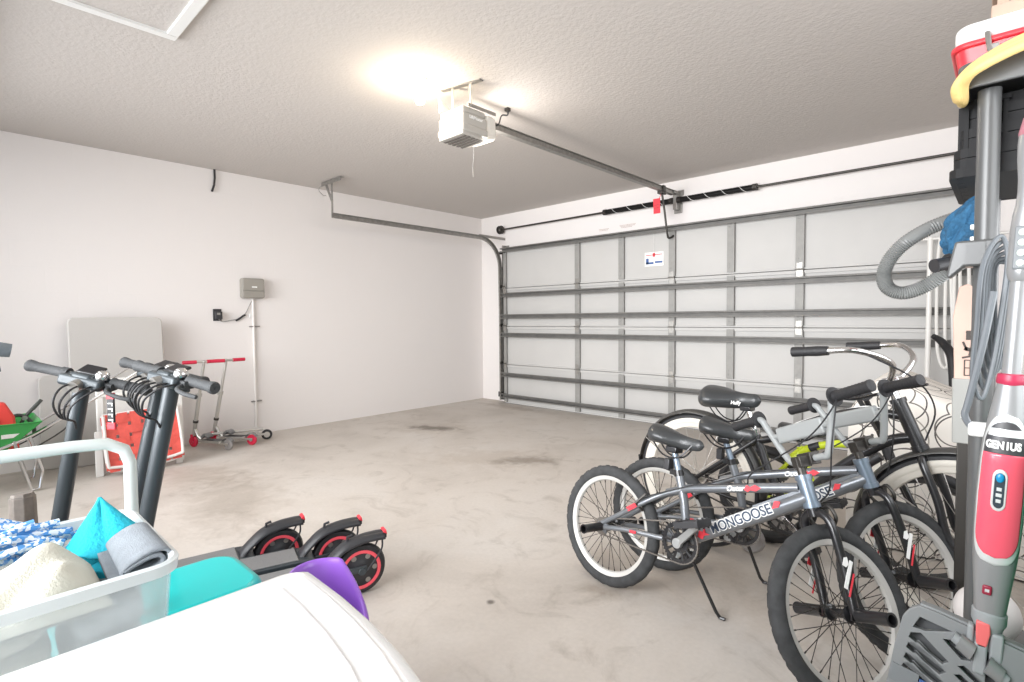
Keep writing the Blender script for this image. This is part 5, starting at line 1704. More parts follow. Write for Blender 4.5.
# octagonal grey post stub and dark padded handle at the left edge
POSTM = mat('post_taupe', (0.24, 0.21, 0.185), 0.6, noise=0.25, nscale=25)
t = thing('grey_post', 'short taupe octagonal post standing left of the scooter stems', 'post', (2.72, -5.17, 0))
MB().cyl((0.02, 0, 0.0), (0.0, 0, 0.46), 0.048, 0.042, seg=8).build('shaft', POSTM, t, bevel=0.003, angle=20)
MB().cyl((0.0, 0, 0.46), (-0.001, 0, 0.472), 0.038, 0.034, seg=8).build('cap', POSTM, t, angle=20)
MB().cyl((0.02, 0, 0.0), (0.02, 0, 0.03), 0.10, 0.09, seg=16).build('base', POSTM, t)
PADM = mat('padded_grey', (0.12, 0.14, 0.155), 0.7, bump=0.3, bscale=80)
t = thing('push_handle', 'dark padded push handle entering at the left edge above the wheelbarrow', 'handle', (2.98, -5.40, 0))
MB().tube([(0.0, 0.20, 1.055), (0.0, 0.10, 1.075), (0.0, 0.02, 1.09)], 0.026, 14, radii=[0.024, 0.03, 0.026]).build('grip', PADM, t)
MB().tube([(0.0, 0.17, 1.00), (0.0, 0.10, 0.99), (0.0, 0.03, 0.985)], 0.018, 12).build('lower_grip', PADM, t)
MB().tube([(0, 0.03, 1.085), (0, -0.05, 1.07), (0.0, -0.10, 0.9), (0.02, -0.12, 0.0)], 0.013, 10, smooth=4).build('post', BLKPL, t)
MB().tube([(0, 0.03, 0.985), (0.0, -0.09, 0.96)], 0.010, 10).build('cross_tube', BLKPL, t)
MB().box((0.02, -0.12, 0.012), (0.28, 0.16, 0.024)).build('base', BLKPL, t, bevel=0.006)

# ------------------------------------------------------------------ right column: shelf rack and what hangs on it
SHG = mat('rack_grey', (0.11, 0.112, 0.112), 0.35, 0.2, coat=0.1)
rx0, rx1, ry0, ry1 = 5.546, 6.06, -3.83, -3.42
rk = thing('storage_rack', 'tall grey plastic storage rack at the right edge of the picture', 'rack', ((rx0 + rx1) / 2, (ry0 + ry1) / 2, 0))
orx, ory = (rx0 + rx1) / 2, (ry0 + ry1) / 2
for x in (rx0, rx1):
    for y in (ry0, ry1):
        MB().cyl((x - orx, y - ory, 0), (x - orx, y - ory, 1.63), 0.0195, seg=24).build('post', SHG, rk)
for z, th in ((1.655, 0.055), (0.27, 0.04)):
    m_ = MB()
    m_.prism(rrect(rx1 - rx0 + 0.10, ry1 - ry0 + 0.10, 0.03), 0.012, M.Translation((0, 0, z + th / 2 - 0.006)))
    m_.sweep([(x, y, z) for x, y in rrect(rx1 - rx0 + 0.095, ry1 - ry0 + 0.095, 0.03)], [(-th / 2, -0.004), (th / 2, -0.004), (th / 2, 0.004), (-th / 2, 0.004)], closed=True, up=(0, 0, 1))
    m_.build('shelf', SHG, rk, bevel=0.003)
# hook clamp on the front post
cz = 1.285
m_ = MB()
m_.box((rx0 - orx - 0.012, ry0 - ory - 0.012, cz), (0.058, 0.055, 0.055))
m_.prism([(-0.038, 0.027), (0.015, 0.027), (0.015, -0.027), (-0.022, -0.027), (-0.046, -0.052), (-0.052, -0.046)], 0.04, frame3((1, 0, 0), (0, 0, 1), (0, -1, 0), (rx0 - orx - 0.01, ry0 - ory - 0.02, cz)))
m_.build('hook_clamp', SHG, rk, bevel=0.006)

# black crate hanging under the top shelf
CRT = mat('crate_black', (0.006, 0.006, 0.007), 0.7)
t = thing('hanging_crate', 'black ribbed crate hanging under the grey top shelf', 'crate', (5.765, -3.60, 1.462))
t.scale = (1, 1, 0.72)
m_ = MB()
hx2, hy2 = 0.28, 0.19
for z in (0.0, 0.06, 0.12, 0.18):
    k = 1.0 - 0.09 * z / 0.22
    m_.sweep([(x, y, z + 0.014) for x, y in rrect(2 * hx2 * k, 2 * hy2 * k, 0.02, 3)], [(-0.014, -0.006), (0.014, -0.006), (0.014, 0.006), (-0.014, 0.006)], closed=True, up=(0, 0, 1))
    m_.sweep([(x, y, z + 0.038) for x, y in rrect(2 * hx2 * k * 0.985, 2 * hy2 * k * 0.985, 0.02, 3)], [(-0.02, -0.003), (0.02, -0.003), (0.02, 0.003), (-0.02, 0.003)], closed=True, up=(0, 0, 1))
for i in range(9):
    x = -hx2 * 0.92 + i * hx2 * 1.84 / 8
    for sy in (-1, 1):
        m_.box((x, sy * hy2 * 0.95, 0.11), (0.008, 0.012, 0.22))
for i in range(7):
    y = -hy2 * 0.9 + i * hy2 * 1.8 / 6
    for sx in (-1, 1):
        m_.box((sx * hx2 * 0.95, y, 0.11), (0.012, 0.008, 0.22))
m_.box((0, 0, 0.006), (2 * hx2 - 0.01, 2 * hy2 - 0.01, 0.010))
m_.build('body', CRT, t, smooth=False)
for sx in (-1, 1):
    MB().box((sx * 0.2, 0, 0.222), (0.03, 0.39, 0.012)).build('hanging_lip', CRT, t)

# cooler and wooden box on the rack
COOL = mat('cooler_red', (0.72, 0.035, 0.05), 0.35, coat=0.2)
zt = 1.655 + 0.0275
t = thing('cooler', 'red cooler with a white lid on top of the grey rack', 'cooler', (5.725, -3.49, zt))
m_ = MB()
rings = []
for u in (0, 1):
    k = 0.93 + 0.07 * u
    rings.append([m_.bm.verts.new(V((x * k, y * k, 0.115 * u + 0.001))) for x, y in rrect(0.50, 0.34, 0.03, 5)])
for i in range(len(rings[0])):
    j = (i + 1) % len(rings[0])
    m_.bm.faces.new((rings[0][i], rings[0][j], rings[1][j], rings[1][i]))
m_.bm.faces.new(rings[1])
m_.bm.faces.new(list(reversed(rings[0])))
m_.build('body', COOL, t, bevel=0.004)
MB().prism(rrect(0.515, 0.355, 0.035), 0.014, M.Translation((0, 0, 0.118))).build('body_rim', COOL, t, bevel=0.005)
MB().prism(rrect(0.50, 0.34, 0.035), 0.045, M.Translation((0, 0, 0.148))).build('lid', WHPL, t, bevel=0.012)
MB().tube([(-0.19, -0.176, 0.135), (-0.185, -0.19, 0.09), (-0.175, -0.195, 0.06)], 0.006, 8).box((-0.178, -0.188, 0.075), (0.02, 0.008, 0.05)).build('latch', STEEL, t, bevel=0.002)
WOOD = mat('crate_pine', (0.62, 0.45, 0.35), 0.6, noise=0.25, nscale=8)
t = thing('wooden_crate', 'small pine slat crate on top of the red cooler', 'crate', (5.71, -3.50, zt + 0.172))
for z in (0.02, 0.085):
    for sy in (-1, 1):
        MB().box((0.0, sy * 0.12, z), (0.34, 0.012, 0.034)).build('slat', WOOD, t, bevel=0.002)
    for sx in (-1, 1):
        MB().box((sx * 0.165, 0, z), (0.012, 0.228, 0.034)).build('slat', WOOD, t, bevel=0.002)
for sx in (-1, 1):
    for sy in (-1, 1):
        MB().box((sx * 0.150, sy * 0.105, 0.06), (0.02, 0.018, 0.12)).build('corner_post', WOOD, t)
MB().box((0, 0, 0.008), (0.32, 0.22, 0.008)).build('bottom', WOOD, t)
MB().box((-0.05, 0.0, 0.05), (0.10, 0.16, 0.07)).build('packing_block', mat('block_tan', (0.5, 0.38, 0.3), 0.7, noise=0.2, nscale=30), t, bevel=0.004)

# yellow hose looped round the shelf corner
YEL = mat('hose_yellow', (0.78, 0.56, 0.22), 0.55, bump=0.2, bscale=60)
t = thing('yellow_hose', 'thick yellow hose looped round the corner of the top shelf', 'hose', (5.50, -3.90, 1.66))
for k in range(3):
    pts = [V((0.55, 0.02 - 0.012 * k, 0.065 - 0.016 * k)), V((0.28, -0.005 - 0.012 * k, 0.055 - 0.014 * k)), V((0.12, -0.01 - 0.01 * k, 0.036 - 0.011 * k)), V((0.035, -0.012 - 0.008 * k, 0.006 - 0.008 * k)), V((-0.002 + 0.005 * k, 0.0, -0.025)), V((-0.004 + 0.004 * k, 0.03 + 0.01 * k, -0.045)), V((0.0, 0.06 + 0.02 * k, -0.035)), V((-0.008, 0.10 + 0.02 * k, 0.0)), V((-0.012, 0.22 + 0.02 * k, 0.042))]
    MB().tube(pts, 0.0095, 12, smooth=8).build('hose_turn', YEL, t)

# vacuum hose loop
HOSEM = mat('vac_hose_grey', (0.22, 0.225, 0.22), 0.42, 0.1)
t = thing('vacuum_hose', 'grey ribbed vacuum hose hanging in a big loop from the rack clamp', 'hose', (5.45, -3.75, 1.25))
base = t.location.copy()
D0 = 1.40
loop = [(5.5365, -3.5227, 1.4163), (5.4859, -3.5705, 1.4040), (5.4317, -3.5950, 1.3822), (5.3819, -3.6160, 1.3464), (5.3506, -3.6201, 1.3065), (5.3380, -3.6205, 1.2645), (5.3484, -3.6266, 1.2287), (5.3810, -3.6243, 1.2141), (5.4255, -3.6093, 1.2310), (5.4718, -3.6189, 1.2663), (5.5067, -3.6395, 1.2945), (5.5239, -3.6639, 1.3055)]
pts = spline([V(q) - base for q in loop], 20)
rad_ = [1.0 if i % 2 else 0.85 for i in range(len(pts))]
m_ = MB()
m_.sweep(pts, [(0.0185 * math.cos(2 * PI * j / 14), 0.0185 * math.sin(2 * PI * j / 14)) for j in range(14)], scales=rad_)
m_.build('ribbed_tube', HOSEM, t, angle=80)
n0, n1 = V((5.5102, -3.6776, 1.2888)) - base, V((5.4525, -3.7322, 1.2726)) - base
m_ = MB()
m_.cyl(n0, n0.lerp(n1, 0.55), 0.021, 0.020, seg=20).cyl(n0.lerp(n1, 0.5), n1, 0.015, 0.0165, seg=20).cyl(n0.lerp(n1, 0.55), n0.lerp(n1, 0.5), 0.0225, seg=20)
m_.build('nozzle', BLKPL, t)

# blue cloth on the rack
BLC = mat('cloth_blue', (0.035, 0.14, 0.27), 0.95, bump=0.8, bscale=120, noise=0.3, nscale=40)
t = thing('blue_rag', 'crumpled blue rag draped over the vacuum hose by the rack post', 'rag', V((5.5013, -3.6400, 1.3732)))
m_ = MB()


def rag(u, v):
    a = 2 * PI * u
    p = PI * v
    r = 1 + 0.16 * math.sin(5 * a + 3 * v * 4) + 0.10 * math.sin(9 * a - 7 * v) + 0.07 * math.sin(17 * v + 2 * a)
    x = 0.036 * math.sin(p) * math.cos(a) * r
    y = 0.036 * math.sin(p) * math.sin(a) * r
    z = 0.066 * math.cos(p) * (1 + 0.1 * math.sin(3 * a))
    return (x + 0.34 * z, y, z)


m_.grid(rag, 60, 40)
m_.build('cloth', BLC, t, angle=80)

# pegs in white behind the post
t = thing('clip_strip', 'column of small white clips on the grey rack post behind the rag', 'clips', V((5.5246, -3.7029, 1.3300)))
for k in range(4):
    MB().box((0, 0, 0.03 - 0.028 * k), (0.018, 0.02, 0.012)).build('clip', WHPL, t, bevel=0.003)
MB().box((0.004, 0.008, -0.012), (0.01, 0.008, 0.12)).build('strip', STEEL, t)

# grey cable coil
t = thing('cable_coil', 'grey power cable coiled in long loops beside the steam mop tube', 'cable', (5.575, -3.945, 1.15))
base = t.location.copy()
GC = mat('cable_grey', (0.15, 0.165, 0.18), 0.4)
for k in range(6):
    y0_ = 0.012 * k
    xo = 0.0035 * k
    pts = [(-0.006 + xo, 0.02 + y0_, 0.16 - 0.010 * k), (-0.030 + xo, y0_, 0.10), (-0.036 + xo * 1.5, y0_, -0.02), (-0.040 + xo * 1.6, y0_, -0.12 + 0.02 * k), (-0.026 + xo, 0.01 + y0_, -0.165 + 0.02 * k), (-0.012 + xo, 0.02 + y0_, -0.10), (0.0 + xo, 0.03 + y0_, 0.02), (0.006 + xo, 0.03 + y0_, 0.12)]
    MB().tube(pts, 0.0042, 8, closed=True, smooth=6).build('cable_turn', GC, t)
MB().tube([(-0.012, -0.01, 0.05), (-0.025, -0.012, -0.05), (-0.045, -0.01, -0.17), (-0.05, -0.01, -0.20), (-0.038, -0.01, -0.225)], 0.0062, 8, smooth=5).build('cable_tail', GC, t)
MB().box((-0.028, -0.008, -0.225), (0.034, 0.024, 0.028)).build('plug', WHPL, t, bevel=0.006)

# ---- steam mop
MOPG = mat('mop_grey', (0.29, 0.295, 0.30), 0.32, 0.25, coat=0.2)
MOPD = mat('mop_dark_grey', (0.20, 0.215, 0.225), 0.4)
MOPR = mat('mop_red', (0.80, 0.10, 0.15), 0.22, coat=0.5)
mp = thing('steam_mop', 'grey and red steam mop hanging upright at the right edge', 'steam mop', (5.549, -4.02, 0.092), (0, 0.044, 0))
mp.scale = (0.63, 0.63, 0.9135)
MPI = (M.Translation((5.549, -4.02, 0.092)) @ M.Rotation(0.044, 4, 'Y') @ M.Diagonal((0.63, 0.63, 0.9135, 1))).inverted()
prof_ = [(0.0, 1.56), (0.010, 1.558), (0.022, 1.545), (0.030, 1.52), (0.031, 1.50), (0.029, 1.47), (0.0235, 1.43), (0.022, 1.40)]
MB().lathe(prof_, 28).build('handle_end', MOPG, mp)
MB().lathe([(0.0, 1.566), (0.012, 1.563), (0.024, 1.549), (0.0315, 1.52), (0.0312, 1.515)], 28).build('handle_cap', mat('cap_mauve', (0.42, 0.16, 0.20), 0.4), mp)
MB().lathe([(0.022, 1.41), (0.024, 1.38), (0.029, 1.36), (0.031, 1.33), (0.031, 1.25), (0.027, 1.235), (0.0225, 1.23)], 28).build('cord_hook_collar', MOPG, mp)
MB().box((-0.004, -0.030, 1.295), (0.032, 0.008, 0.085)).build('button_panel', MOPD, mp, bevel=0.012)
for k in range(4):
    MB().ball((-0.004, -0.034, 1.265 + 0.02 * k), (0.009, 0.004, 0.007), 12).build('button', mat('button_pale', (0.6, 0.68, 0.62), 0.4), mp)
MB().cyl((0, 0, 1.235), (0, 0, 1.035), 0.0215, seg=28).build('tube', MOPG, mp)
MB().lathe([(0.0215, 1.045), (0.030, 1.043), (0.032, 1.035), (0.032, 1.026), (0.029, 1.022)], 28).build('red_ring', mat('ring_red', (0.45, 0.03, 0.08), 0.35), mp)
body = MB()
sects = [(1.025, 0.029, 0.028), (0.99, 0.035, 0.033), (0.95, 0.043, 0.040), (0.91, 0.050, 0.046), (0.87, 0.054, 0.050), (0.80, 0.056, 0.052), (0.72, 0.055, 0.051), (0.66, 0.051, 0.047), (0.61, 0.044, 0.041), (0.565, 0.039, 0.037), (0.545, 0.037, 0.035)]
vs = []
for z, a, b_ in sects:
    vs.append([body.bm.verts.new(V((a * math.copysign(abs(math.cos(2 * PI * i / 36)) ** 0.85, math.cos(2 * PI * i / 36)), b_ * math.copysign(abs(math.sin(2 * PI * i / 36)) ** 0.85, math.sin(2 * PI * i / 36)), z))) for i in range(36)])
for A, B in zip(vs, vs[1:]):
    for i in range(36):
        body.bm.faces.new((A[i], A[(i + 1) % 36], B[(i + 1) % 36], B[i]))
body.build('body', MOPG, mp, subsurf=1)


def bodyr(z):
    for (z1, a1, b1_), (z0, a0, b0_) in zip(sects, sects[1:]):
        if z0 <= z <= z1:
            k = (z - z0) / (z1 - z0)
            return a0 + (a1 - a0) * k, b0_ + (b1_ - b0_) * k
    return sects[-1][1:]


def shield(name, zlo, zhi, wf, off, m, par, rtop=0.0, rbot=0.0, n=24):
    """panel hugging the front of the mop body; wf = half angle in degrees"""
    mm = MB()

    def fn(u, v):
        z = zlo + (zhi - zlo) * v
        a, b_ = bodyr(z)
        k = 1.0
        hgt = zhi - zlo
        if rbot and z - zlo < rbot:
            k = math.sqrt(max(0.0, 1 - ((rbot - (z - zlo)) / rbot) ** 2))
        if rtop and zhi - z < rtop:
            k = math.sqrt(max(0.0, 1 - ((rtop - (zhi - z)) / rtop) ** 2))
        th = rad(-90 + wf * k * (2 * u - 1))
        cx2 = math.copysign(abs(math.cos(th)) ** 0.85, math.cos(th))
        sy2 = math.copysign(abs(math.sin(th)) ** 0.85, math.sin(th))
        return ((a + off) * cx2, (b_ + off) * sy2, z)
    mm.grid(fn, n, 44)
    return mm.build(name, m, par, solid=0.0015, angle=80)


WSIL = mat('mop_silver_rim', (0.68, 0.70, 0.70), 0.3, 0.3)
shield('window_rim', 0.655, 0.965, 62, 0.0015, WSIL, mp, rtop=0.06, rbot=0.05)
shield('window_red', 0.672, 0.885, 50, 0.004, MOPR, mp, rbot=0.045)
shield('window_top', 0.885, 0.950, 50, 0.004, mat('badge_dark', (0.05, 0.05, 0.055), 0.35), mp, rtop=0.045)
shield('window_glint', 0.920, 0.935, 42, 0.0052, WSIL, mp)
word = 'GENIUS'
adv = {'G': -2.62, 'E': -1.6, 'N': -0.55, 'I': 0.30, 'U': 1.15, 'S': 2.2}
for i, ch in enumerate(word):
    a_, b_ = bodyr(0.902)
    th = rad(-90 + adv[ch] * 12.5)
    p = V(((a_ + 0.007) * math.copysign(abs(math.cos(th)) ** 0.85, math.cos(th)), (b_ + 0.007) * math.sin(th), 0.902))
    nrm = V((math.cos(th), math.sin(th), 0))
    xd = V((-math.sin(th), math.cos(th), 0))
    text_mesh('lettering', ch, 0.021, frame3(xd, (0, 0, 1), nrm, p), WHITE, mp, bold=0.0011)
a_, b_ = bodyr(0.80)
fmv = frame3((1, 0, 0), (0, 0, 1), (0, -1, 0), (-0.004, -(b_ + 0.004), 0.812))
MB().prism(rrect(0.033, 0.085, 0.0163), 0.006, fmv).build('switch_rim', WSIL, mp, bevel=0.002)
MB().prism(rrect(0.023, 0.072, 0.0113), 0.006, fmv @ M.Translation((0, 0, 0.002))).build('switch_slot', mat('slot_navy', (0.03, 0.045, 0.06), 0.3), mp, bevel=0.001)
MB().ball((-0.004, -(b_ + 0.009), 0.838), (0.0095, 0.004, 0.0095), 16).build('switch_knob', mat('knob_blue', (0.01, 0.25, 0.5), 0.25), mp)
for k in range(3):
    MB().box((-0.004, -(b_ + 0.0095), 0.815 - 0.012 * k), (0.011 + 0.002 * (k % 2), 0.001, 0.007)).build('switch_mark', WSIL, mp, bevel=0.0004)
MB().box((-0.01, -0.043, 0.600), (0.022, 0.008, 0.020)).build('maker_badge', mat('badge_maroon', (0.30, 0.02, 0.05), 0.35), mp, bevel=0.004)
MB().box((-0.01, -0.0475, 0.600), (0.010, 0.001, 0.006)).build('badge_mark', WSIL, mp)
MB().lathe([(0.036, 0.55), (0.041, 0.546), (0.041, 0.525), (0.036, 0.518), (0.030, 0.50), (0.022, 0.492), (0.0, 0.49)], 28).build('lower_collar', MOPD if False else mat('mop_mid_grey', (0.33, 0.35, 0.36), 0.4), mp)
MB().prism([(-0.016, 0.0), (0.016, 0.0), (0.019, -0.02), (0.012, -0.055), (-0.011, -0.055), (-0.015, -0.02)], 0.016, frame3((1, 0, 0), (0, 0, 1), (0, -1, 0), (-0.012, -0.035, 0.530))).build('release_tab', mat('tab_coral', (0.85, 0.17, 0.17), 0.35), mp, bevel=0.004)
m_ = MB()
m_.box((-0.012, -0.028, 0.452), (0.030, 0.03, 0.07)).box((-0.038, -0.02, 0.48), (0.016, 0.03, 0.07)).box((0.022, -0.02, 0.48), (0.03, 0.03, 0.06))
m_.build('swivel_neck', MATS['mop_mid_grey'], mp, bevel=0.006)
# cross axle
axd = V((0.83, 0.0, -0.36)).normalized()
o0 = V((-0.012, -0.04, 0.452))
for sg in (-1, 1):
    MB().cyl(o0 + axd * sg * 0.018, o0 + axd * sg * 0.056, 0.0195, 0.0175, seg=22).build('axle_barrel', MOPG, mp)
    MB().cyl(o0 + axd * sg * 0.055, o0 + axd * sg * 0.07, 0.012, seg=16).build('axle_pin', MATS['mop_mid_grey'], mp)

# mop head: a lattice plate with real openings
HX = V((0.985, 0.0, -0.16)).normalized()      # along the upper edge, down to the right
HN = V((0.0, -0.985, 0.12)).normalized()     # faces the camera
HY = HN.cross(HX).normalized()
HX = HY.cross(HN).normalized()
hc = bpy.data.curves.new('mop_head', 'CURVE')
hc.dimensions = '2D'
hc.fill_mode = 'BOTH'
hc.extrude = 0.006
hc.bevel_depth = 0.0015
outer = [(0.0, 0.0), (0.012, 0.012), (0.04, 0.013), (0.33, 0.0), (0.35, -0.02), (0.35, -0.13), (0.30, -0.17), (0.03, -0.175), (-0.008, -0.165), (-0.010, -0.08), (-0.008, -0.02)]
holes = []


def addhole(pl):
    holes.append(pl)


addhole([(0.016, -0.006), (0.075, -0.008), (0.03, -0.032), (0.008, -0.034)])
addhole([(0.055, -0.030), (0.098, -0.012), (0.106, -0.050), (0.09, -0.055)])
addhole([(0.112, -0.014), (0.130, -0.018), (0.134, -0.045), (0.120, -0.040)])
for k in range(5):
    y0_ = -0.044 - 0.022 * k
    x0_ = 0.008 + 0.000 * k
    addhole([(x0_, y0_), (x0_ + 0.016, y0_ + 0.008), (x0_ + 0.068, y0_ - 0.024), (x0_ + 0.058, y0_ - 0.036), (x0_ - 0.002, y0_ - 0.012)])
for k in range(5):
    x0_ = 0.085 - 0.002 * k
    y0_ = -0.068 - 0.019 * k
    addhole([(x0_, y0_), (x0_ + 0.011, y0_ + 0.007), (x0_ + 0.068, y0_ - 0.022), (x0_ + 0.060, y0_ - 0.034)])
addhole([(0.125, -0.055), (0.140, -0.055), (0.150, -0.090), (0.128, -0.082)])
addhole([(0.165, -0.10), (0.25, -0.115), (0.245, -0.125), (0.16, -0.112)])
addhole([(0.155, -0.122), (0.235, -0.137), (0.23, -0.147), (0.15, -0.133)])
for pl in [outer] + holes:
    sp_ = hc.splines.new('POLY')
    sp_.points.add(len(pl) - 1)
    for i, (x, y) in enumerate(pl):
        sp_.points[i].co = (x, y, 0, 1)
    sp_.use_cyclic_u = True
tmp = bpy.data.objects.new('tmp', hc)
me = bpy.data.meshes.new_from_object(tmp)
bpy.data.objects.remove(tmp)
hpos = V((5.4522, -4.0262, 0.5541))
IS = MPI
me.transform(IS @ frame3(HX, HY, HN, hpos))
me.materials.clear()
MOPH = mat('mop_head_grey', (0.23, 0.24, 0.245), 0.42)
me.materials.append(MOPH)
me.name = 'mop_head'
o = bpy.data.objects.new('mop_head', me)
COL.objects.link(o)
o.parent = mp
F = IS @ frame3(HX, HY, HN, hpos)
MB(F).prism([(0.0, 0.0), (0.33, -0.005), (0.34, -0.13), (0.30, -0.16), (0.03, -0.160), (0.0, -0.08)], 0.004, M.Translation((0, 0, -0.022))).build('head_pad', mat('pad_dark', (0.10, 0.105, 0.11), 0.7), mp)
MB(F).sweep([(0.012, 0.012, -0.012), (0.04, 0.013, -0.012), (0.33, 0.0, -0.012)], [(-0.012, -0.006), (0.012, -0.006), (0.012, 0.006), (-0.012, 0.006)], up=(0, 0, 1)).build('head_edge', MOPH, mp, bevel=0.004)
MB(F).box((0.015, -0.135, 0.009), (0.045, 0.035, 0.003)).build('head_sticker', MOPD, mp)
MB(F).box((0.045, -0.135, 0.0095), (0.012, 0.02, 0.003)).build('sticker_mark', BLUE, mp)

# green bin, pale ball
t = thing('green_bin', 'green plastic bin edge standing behind the steam mop at the right', 'bin', (5.82, -4.05, 0.0))
MB().prism(rrect(0.36, 0.30, 0.03), 0.91, M.Translation((0, 0, 0.455))).build('body', mat('bin_green', (0.0, 0.24, 0.10), 0.4), t, bevel=0.008)
MB().prism(rrect(0.38, 0.32, 0.035), 0.03, M.Translation((0, 0, 0.905))).build('rim', MATS['bin_green'], t, bevel=0.006)
t = thing('white_ball', 'pale ball partly hidden behind the post left of the steam mop', 'ball', (5.545, -3.80, 0.11))
MB().ball((0, 0, 0), 0.07, 32).build('shell', mat('ball_white', (0.72, 0.68, 0.66), 0.5), t)
t.location = (5.562, -3.50, 0.364)

# ---- tan board with dark marks, black bent handle tool, white rack pole and cord, ring patterned cover
t = thing('tan_board', 'tan board with dark printed marks standing upright behind the rack post', 'board', (5.50, -3.20, 0.0))
TAN = mat('board_tan', (0.66, 0.46, 0.38), 0.6, noise=0.12, nscale=6)
ba = V((5.4920, -3.1173, 1.0905))
t.location = (ba.x, ba.y, 0)
m_ = MB()
Fb = frame3((1, 0, 0), (0, 0, 1), (0, -1, 0))
m_.prism([(-0.028, 0.80), (0.030, 0.80), (0.036, 0.90), (0.030, 1.13), (0.022, 1.235), (0.0, 1.255), (-0.022, 1.245), (-0.036, 1.15), (-0.030, 0.98)], 0.012, Fb)
m_.build('deck', TAN, t, bevel=0.003)
m_ = MB()
for (x, z, a, b_, r) in ((0.006, 1.09, 0.016, 0.03, 0), (0.004, 1.045, 0.02, 0.012, 20), (0.012, 1.05, 0.006, 0.05, 10), (0.0, 1.02, 0.022, 0.006, -15), (-0.004, 1.055, 0.006, 0.03, -20)):
    m_.box((x, -0.0068, z), (a, 0.002, b_), M.Rotation(rad(r), 3, 'Y'))
for (x, z, a, b_) in ((-0.004, 0.985, 0.003, 0.05), (0.010, 0.985, 0.003, 0.05), (0.003, 1.01, 0.015, 0.003), (0.003, 0.985, 0.015, 0.003), (0.003, 0.961, 0.015, 0.003), (0.003, 1.10, 0.012, 0.003)):
    m_.box((x, -0.0072, z), (a, 0.002, b_))
m_.build('printed_mark', mat('print_dark', (0.06, 0.045, 0.04), 0.6), t)
MB().prism([(-0.030, 0.74), (0.030, 0.74), (0.036, 0.95), (-0.034, 0.95)], 0.03, Fb @ M.Translation((0, 0, 0.002))).build('lower_case', mat('case_grey', (0.36, 0.36, 0.34), 0.5), t, bevel=0.004)
MB().prism([(-0.016, 0.0), (0.016, 0.0), (0.018, 0.75), (-0.018, 0.75)], 0.02, Fb).build('stand', DSTEEL, t, bevel=0.003)
MB().box((0.012, -0.012, 0.83), (0.045, 0.012, 0.016)).build('buckle', WHPL, t, bevel=0.003)

t = thing('bent_handle_tool', 'black upright tool with a bent handle in front of the garage door', 'tool', (0, 0, 0))
tp = V((5.3130, -0.5091, 0.5553))
t.location = (tp.x, tp.y, 0)


MB().tube([(-0.1035, -0.0709, 1.0101), (-0.0559, -0.0289, 0.9670), (-0.0073, 0.0116, 0.8814), (0.0056, 0.0172, 0.7679), (0.0143, 0.0165, 0.6119)], 0.018, 10, smooth=4, radii=[0.018, 0.026, 0.031, 0.028, 0.028]).build('bent_handle', BLACK, t)
m_ = MB()
m_.tube([(0.0137, 0.0175, 0.6402), (-0.0049, -0.0053, 0.5412), (-0.0072, -0.0147, 0.4137), (-0.0041, -0.0198, 0.2719)], 0.045, 10, radii=[0.04, 0.07, 0.077, 0.065])
m_.build('body', BLKPL, t)
MB().box((0.0055, 0.0043, 0.5411), (0.03, 0.08, 0.10)).build('grey_band', STEEL, t, bevel=0.004)
MB().cyl((0.0, 0.0, 0.0), (0.0, 0, 0.62), 0.018).build('shaft', BLKPL, t)
MB().cyl((0.0, 0.0, 0.0), (0.0, 0, 0.02), 0.12, 0.11, seg=20).build('base', BLKPL, t)

# white clothes stand with cord
POLW = mat('pole_white', (0.74, 0.73, 0.70), 0.4)
pp = V((5.1566, -0.2724, 1.2730))
t = thing('garment_rack', 'thin white metal stand with a cord hung on it before the garage door', 'stand', (pp.x, pp.y, 0))
ztop = V((5.1462, -0.2557, 1.7419)).z
MB().cyl((0, 0, 0.0), (0, 0, ztop), 0.018).build('upright', POLW, t)
MB().cyl((0.62, 0, 0.0), (0.62, 0, ztop), 0.018).build('upright', POLW, t)
MB().cyl((-0.13, 0, ztop - 0.01), (0.72, 0, ztop - 0.01), 0.010).build('top_bar', POLW, t)
for x in (0, 0.62):
    MB().cyl((x, -0.2, 0.015), (x, 0.2, 0.015), 0.013).build('foot', POLW, t)
tt = thing('coiled_rope', 'white rope hanging in long loops from the thin white stand', 'rope', (pp.x + 0.13, pp.y, ztop - 0.02))
for k in range(3):
    x = 0.05 * k - 0.02
    MB().tube([(x - 0.05, 0, 0.012), (x - 0.065, 0.0, -0.3), (x - 0.055, 0, -0.80 - 0.04 * k), (x - 0.01, 0, -0.96 - 0.02 * k), (x + 0.035, 0, -0.82), (x + 0.02, 0, -0.4), (x + 0.00, 0, 0.015)], 0.011, 8, closed=True, smooth=6).build('cord_loop', POLW, tt)


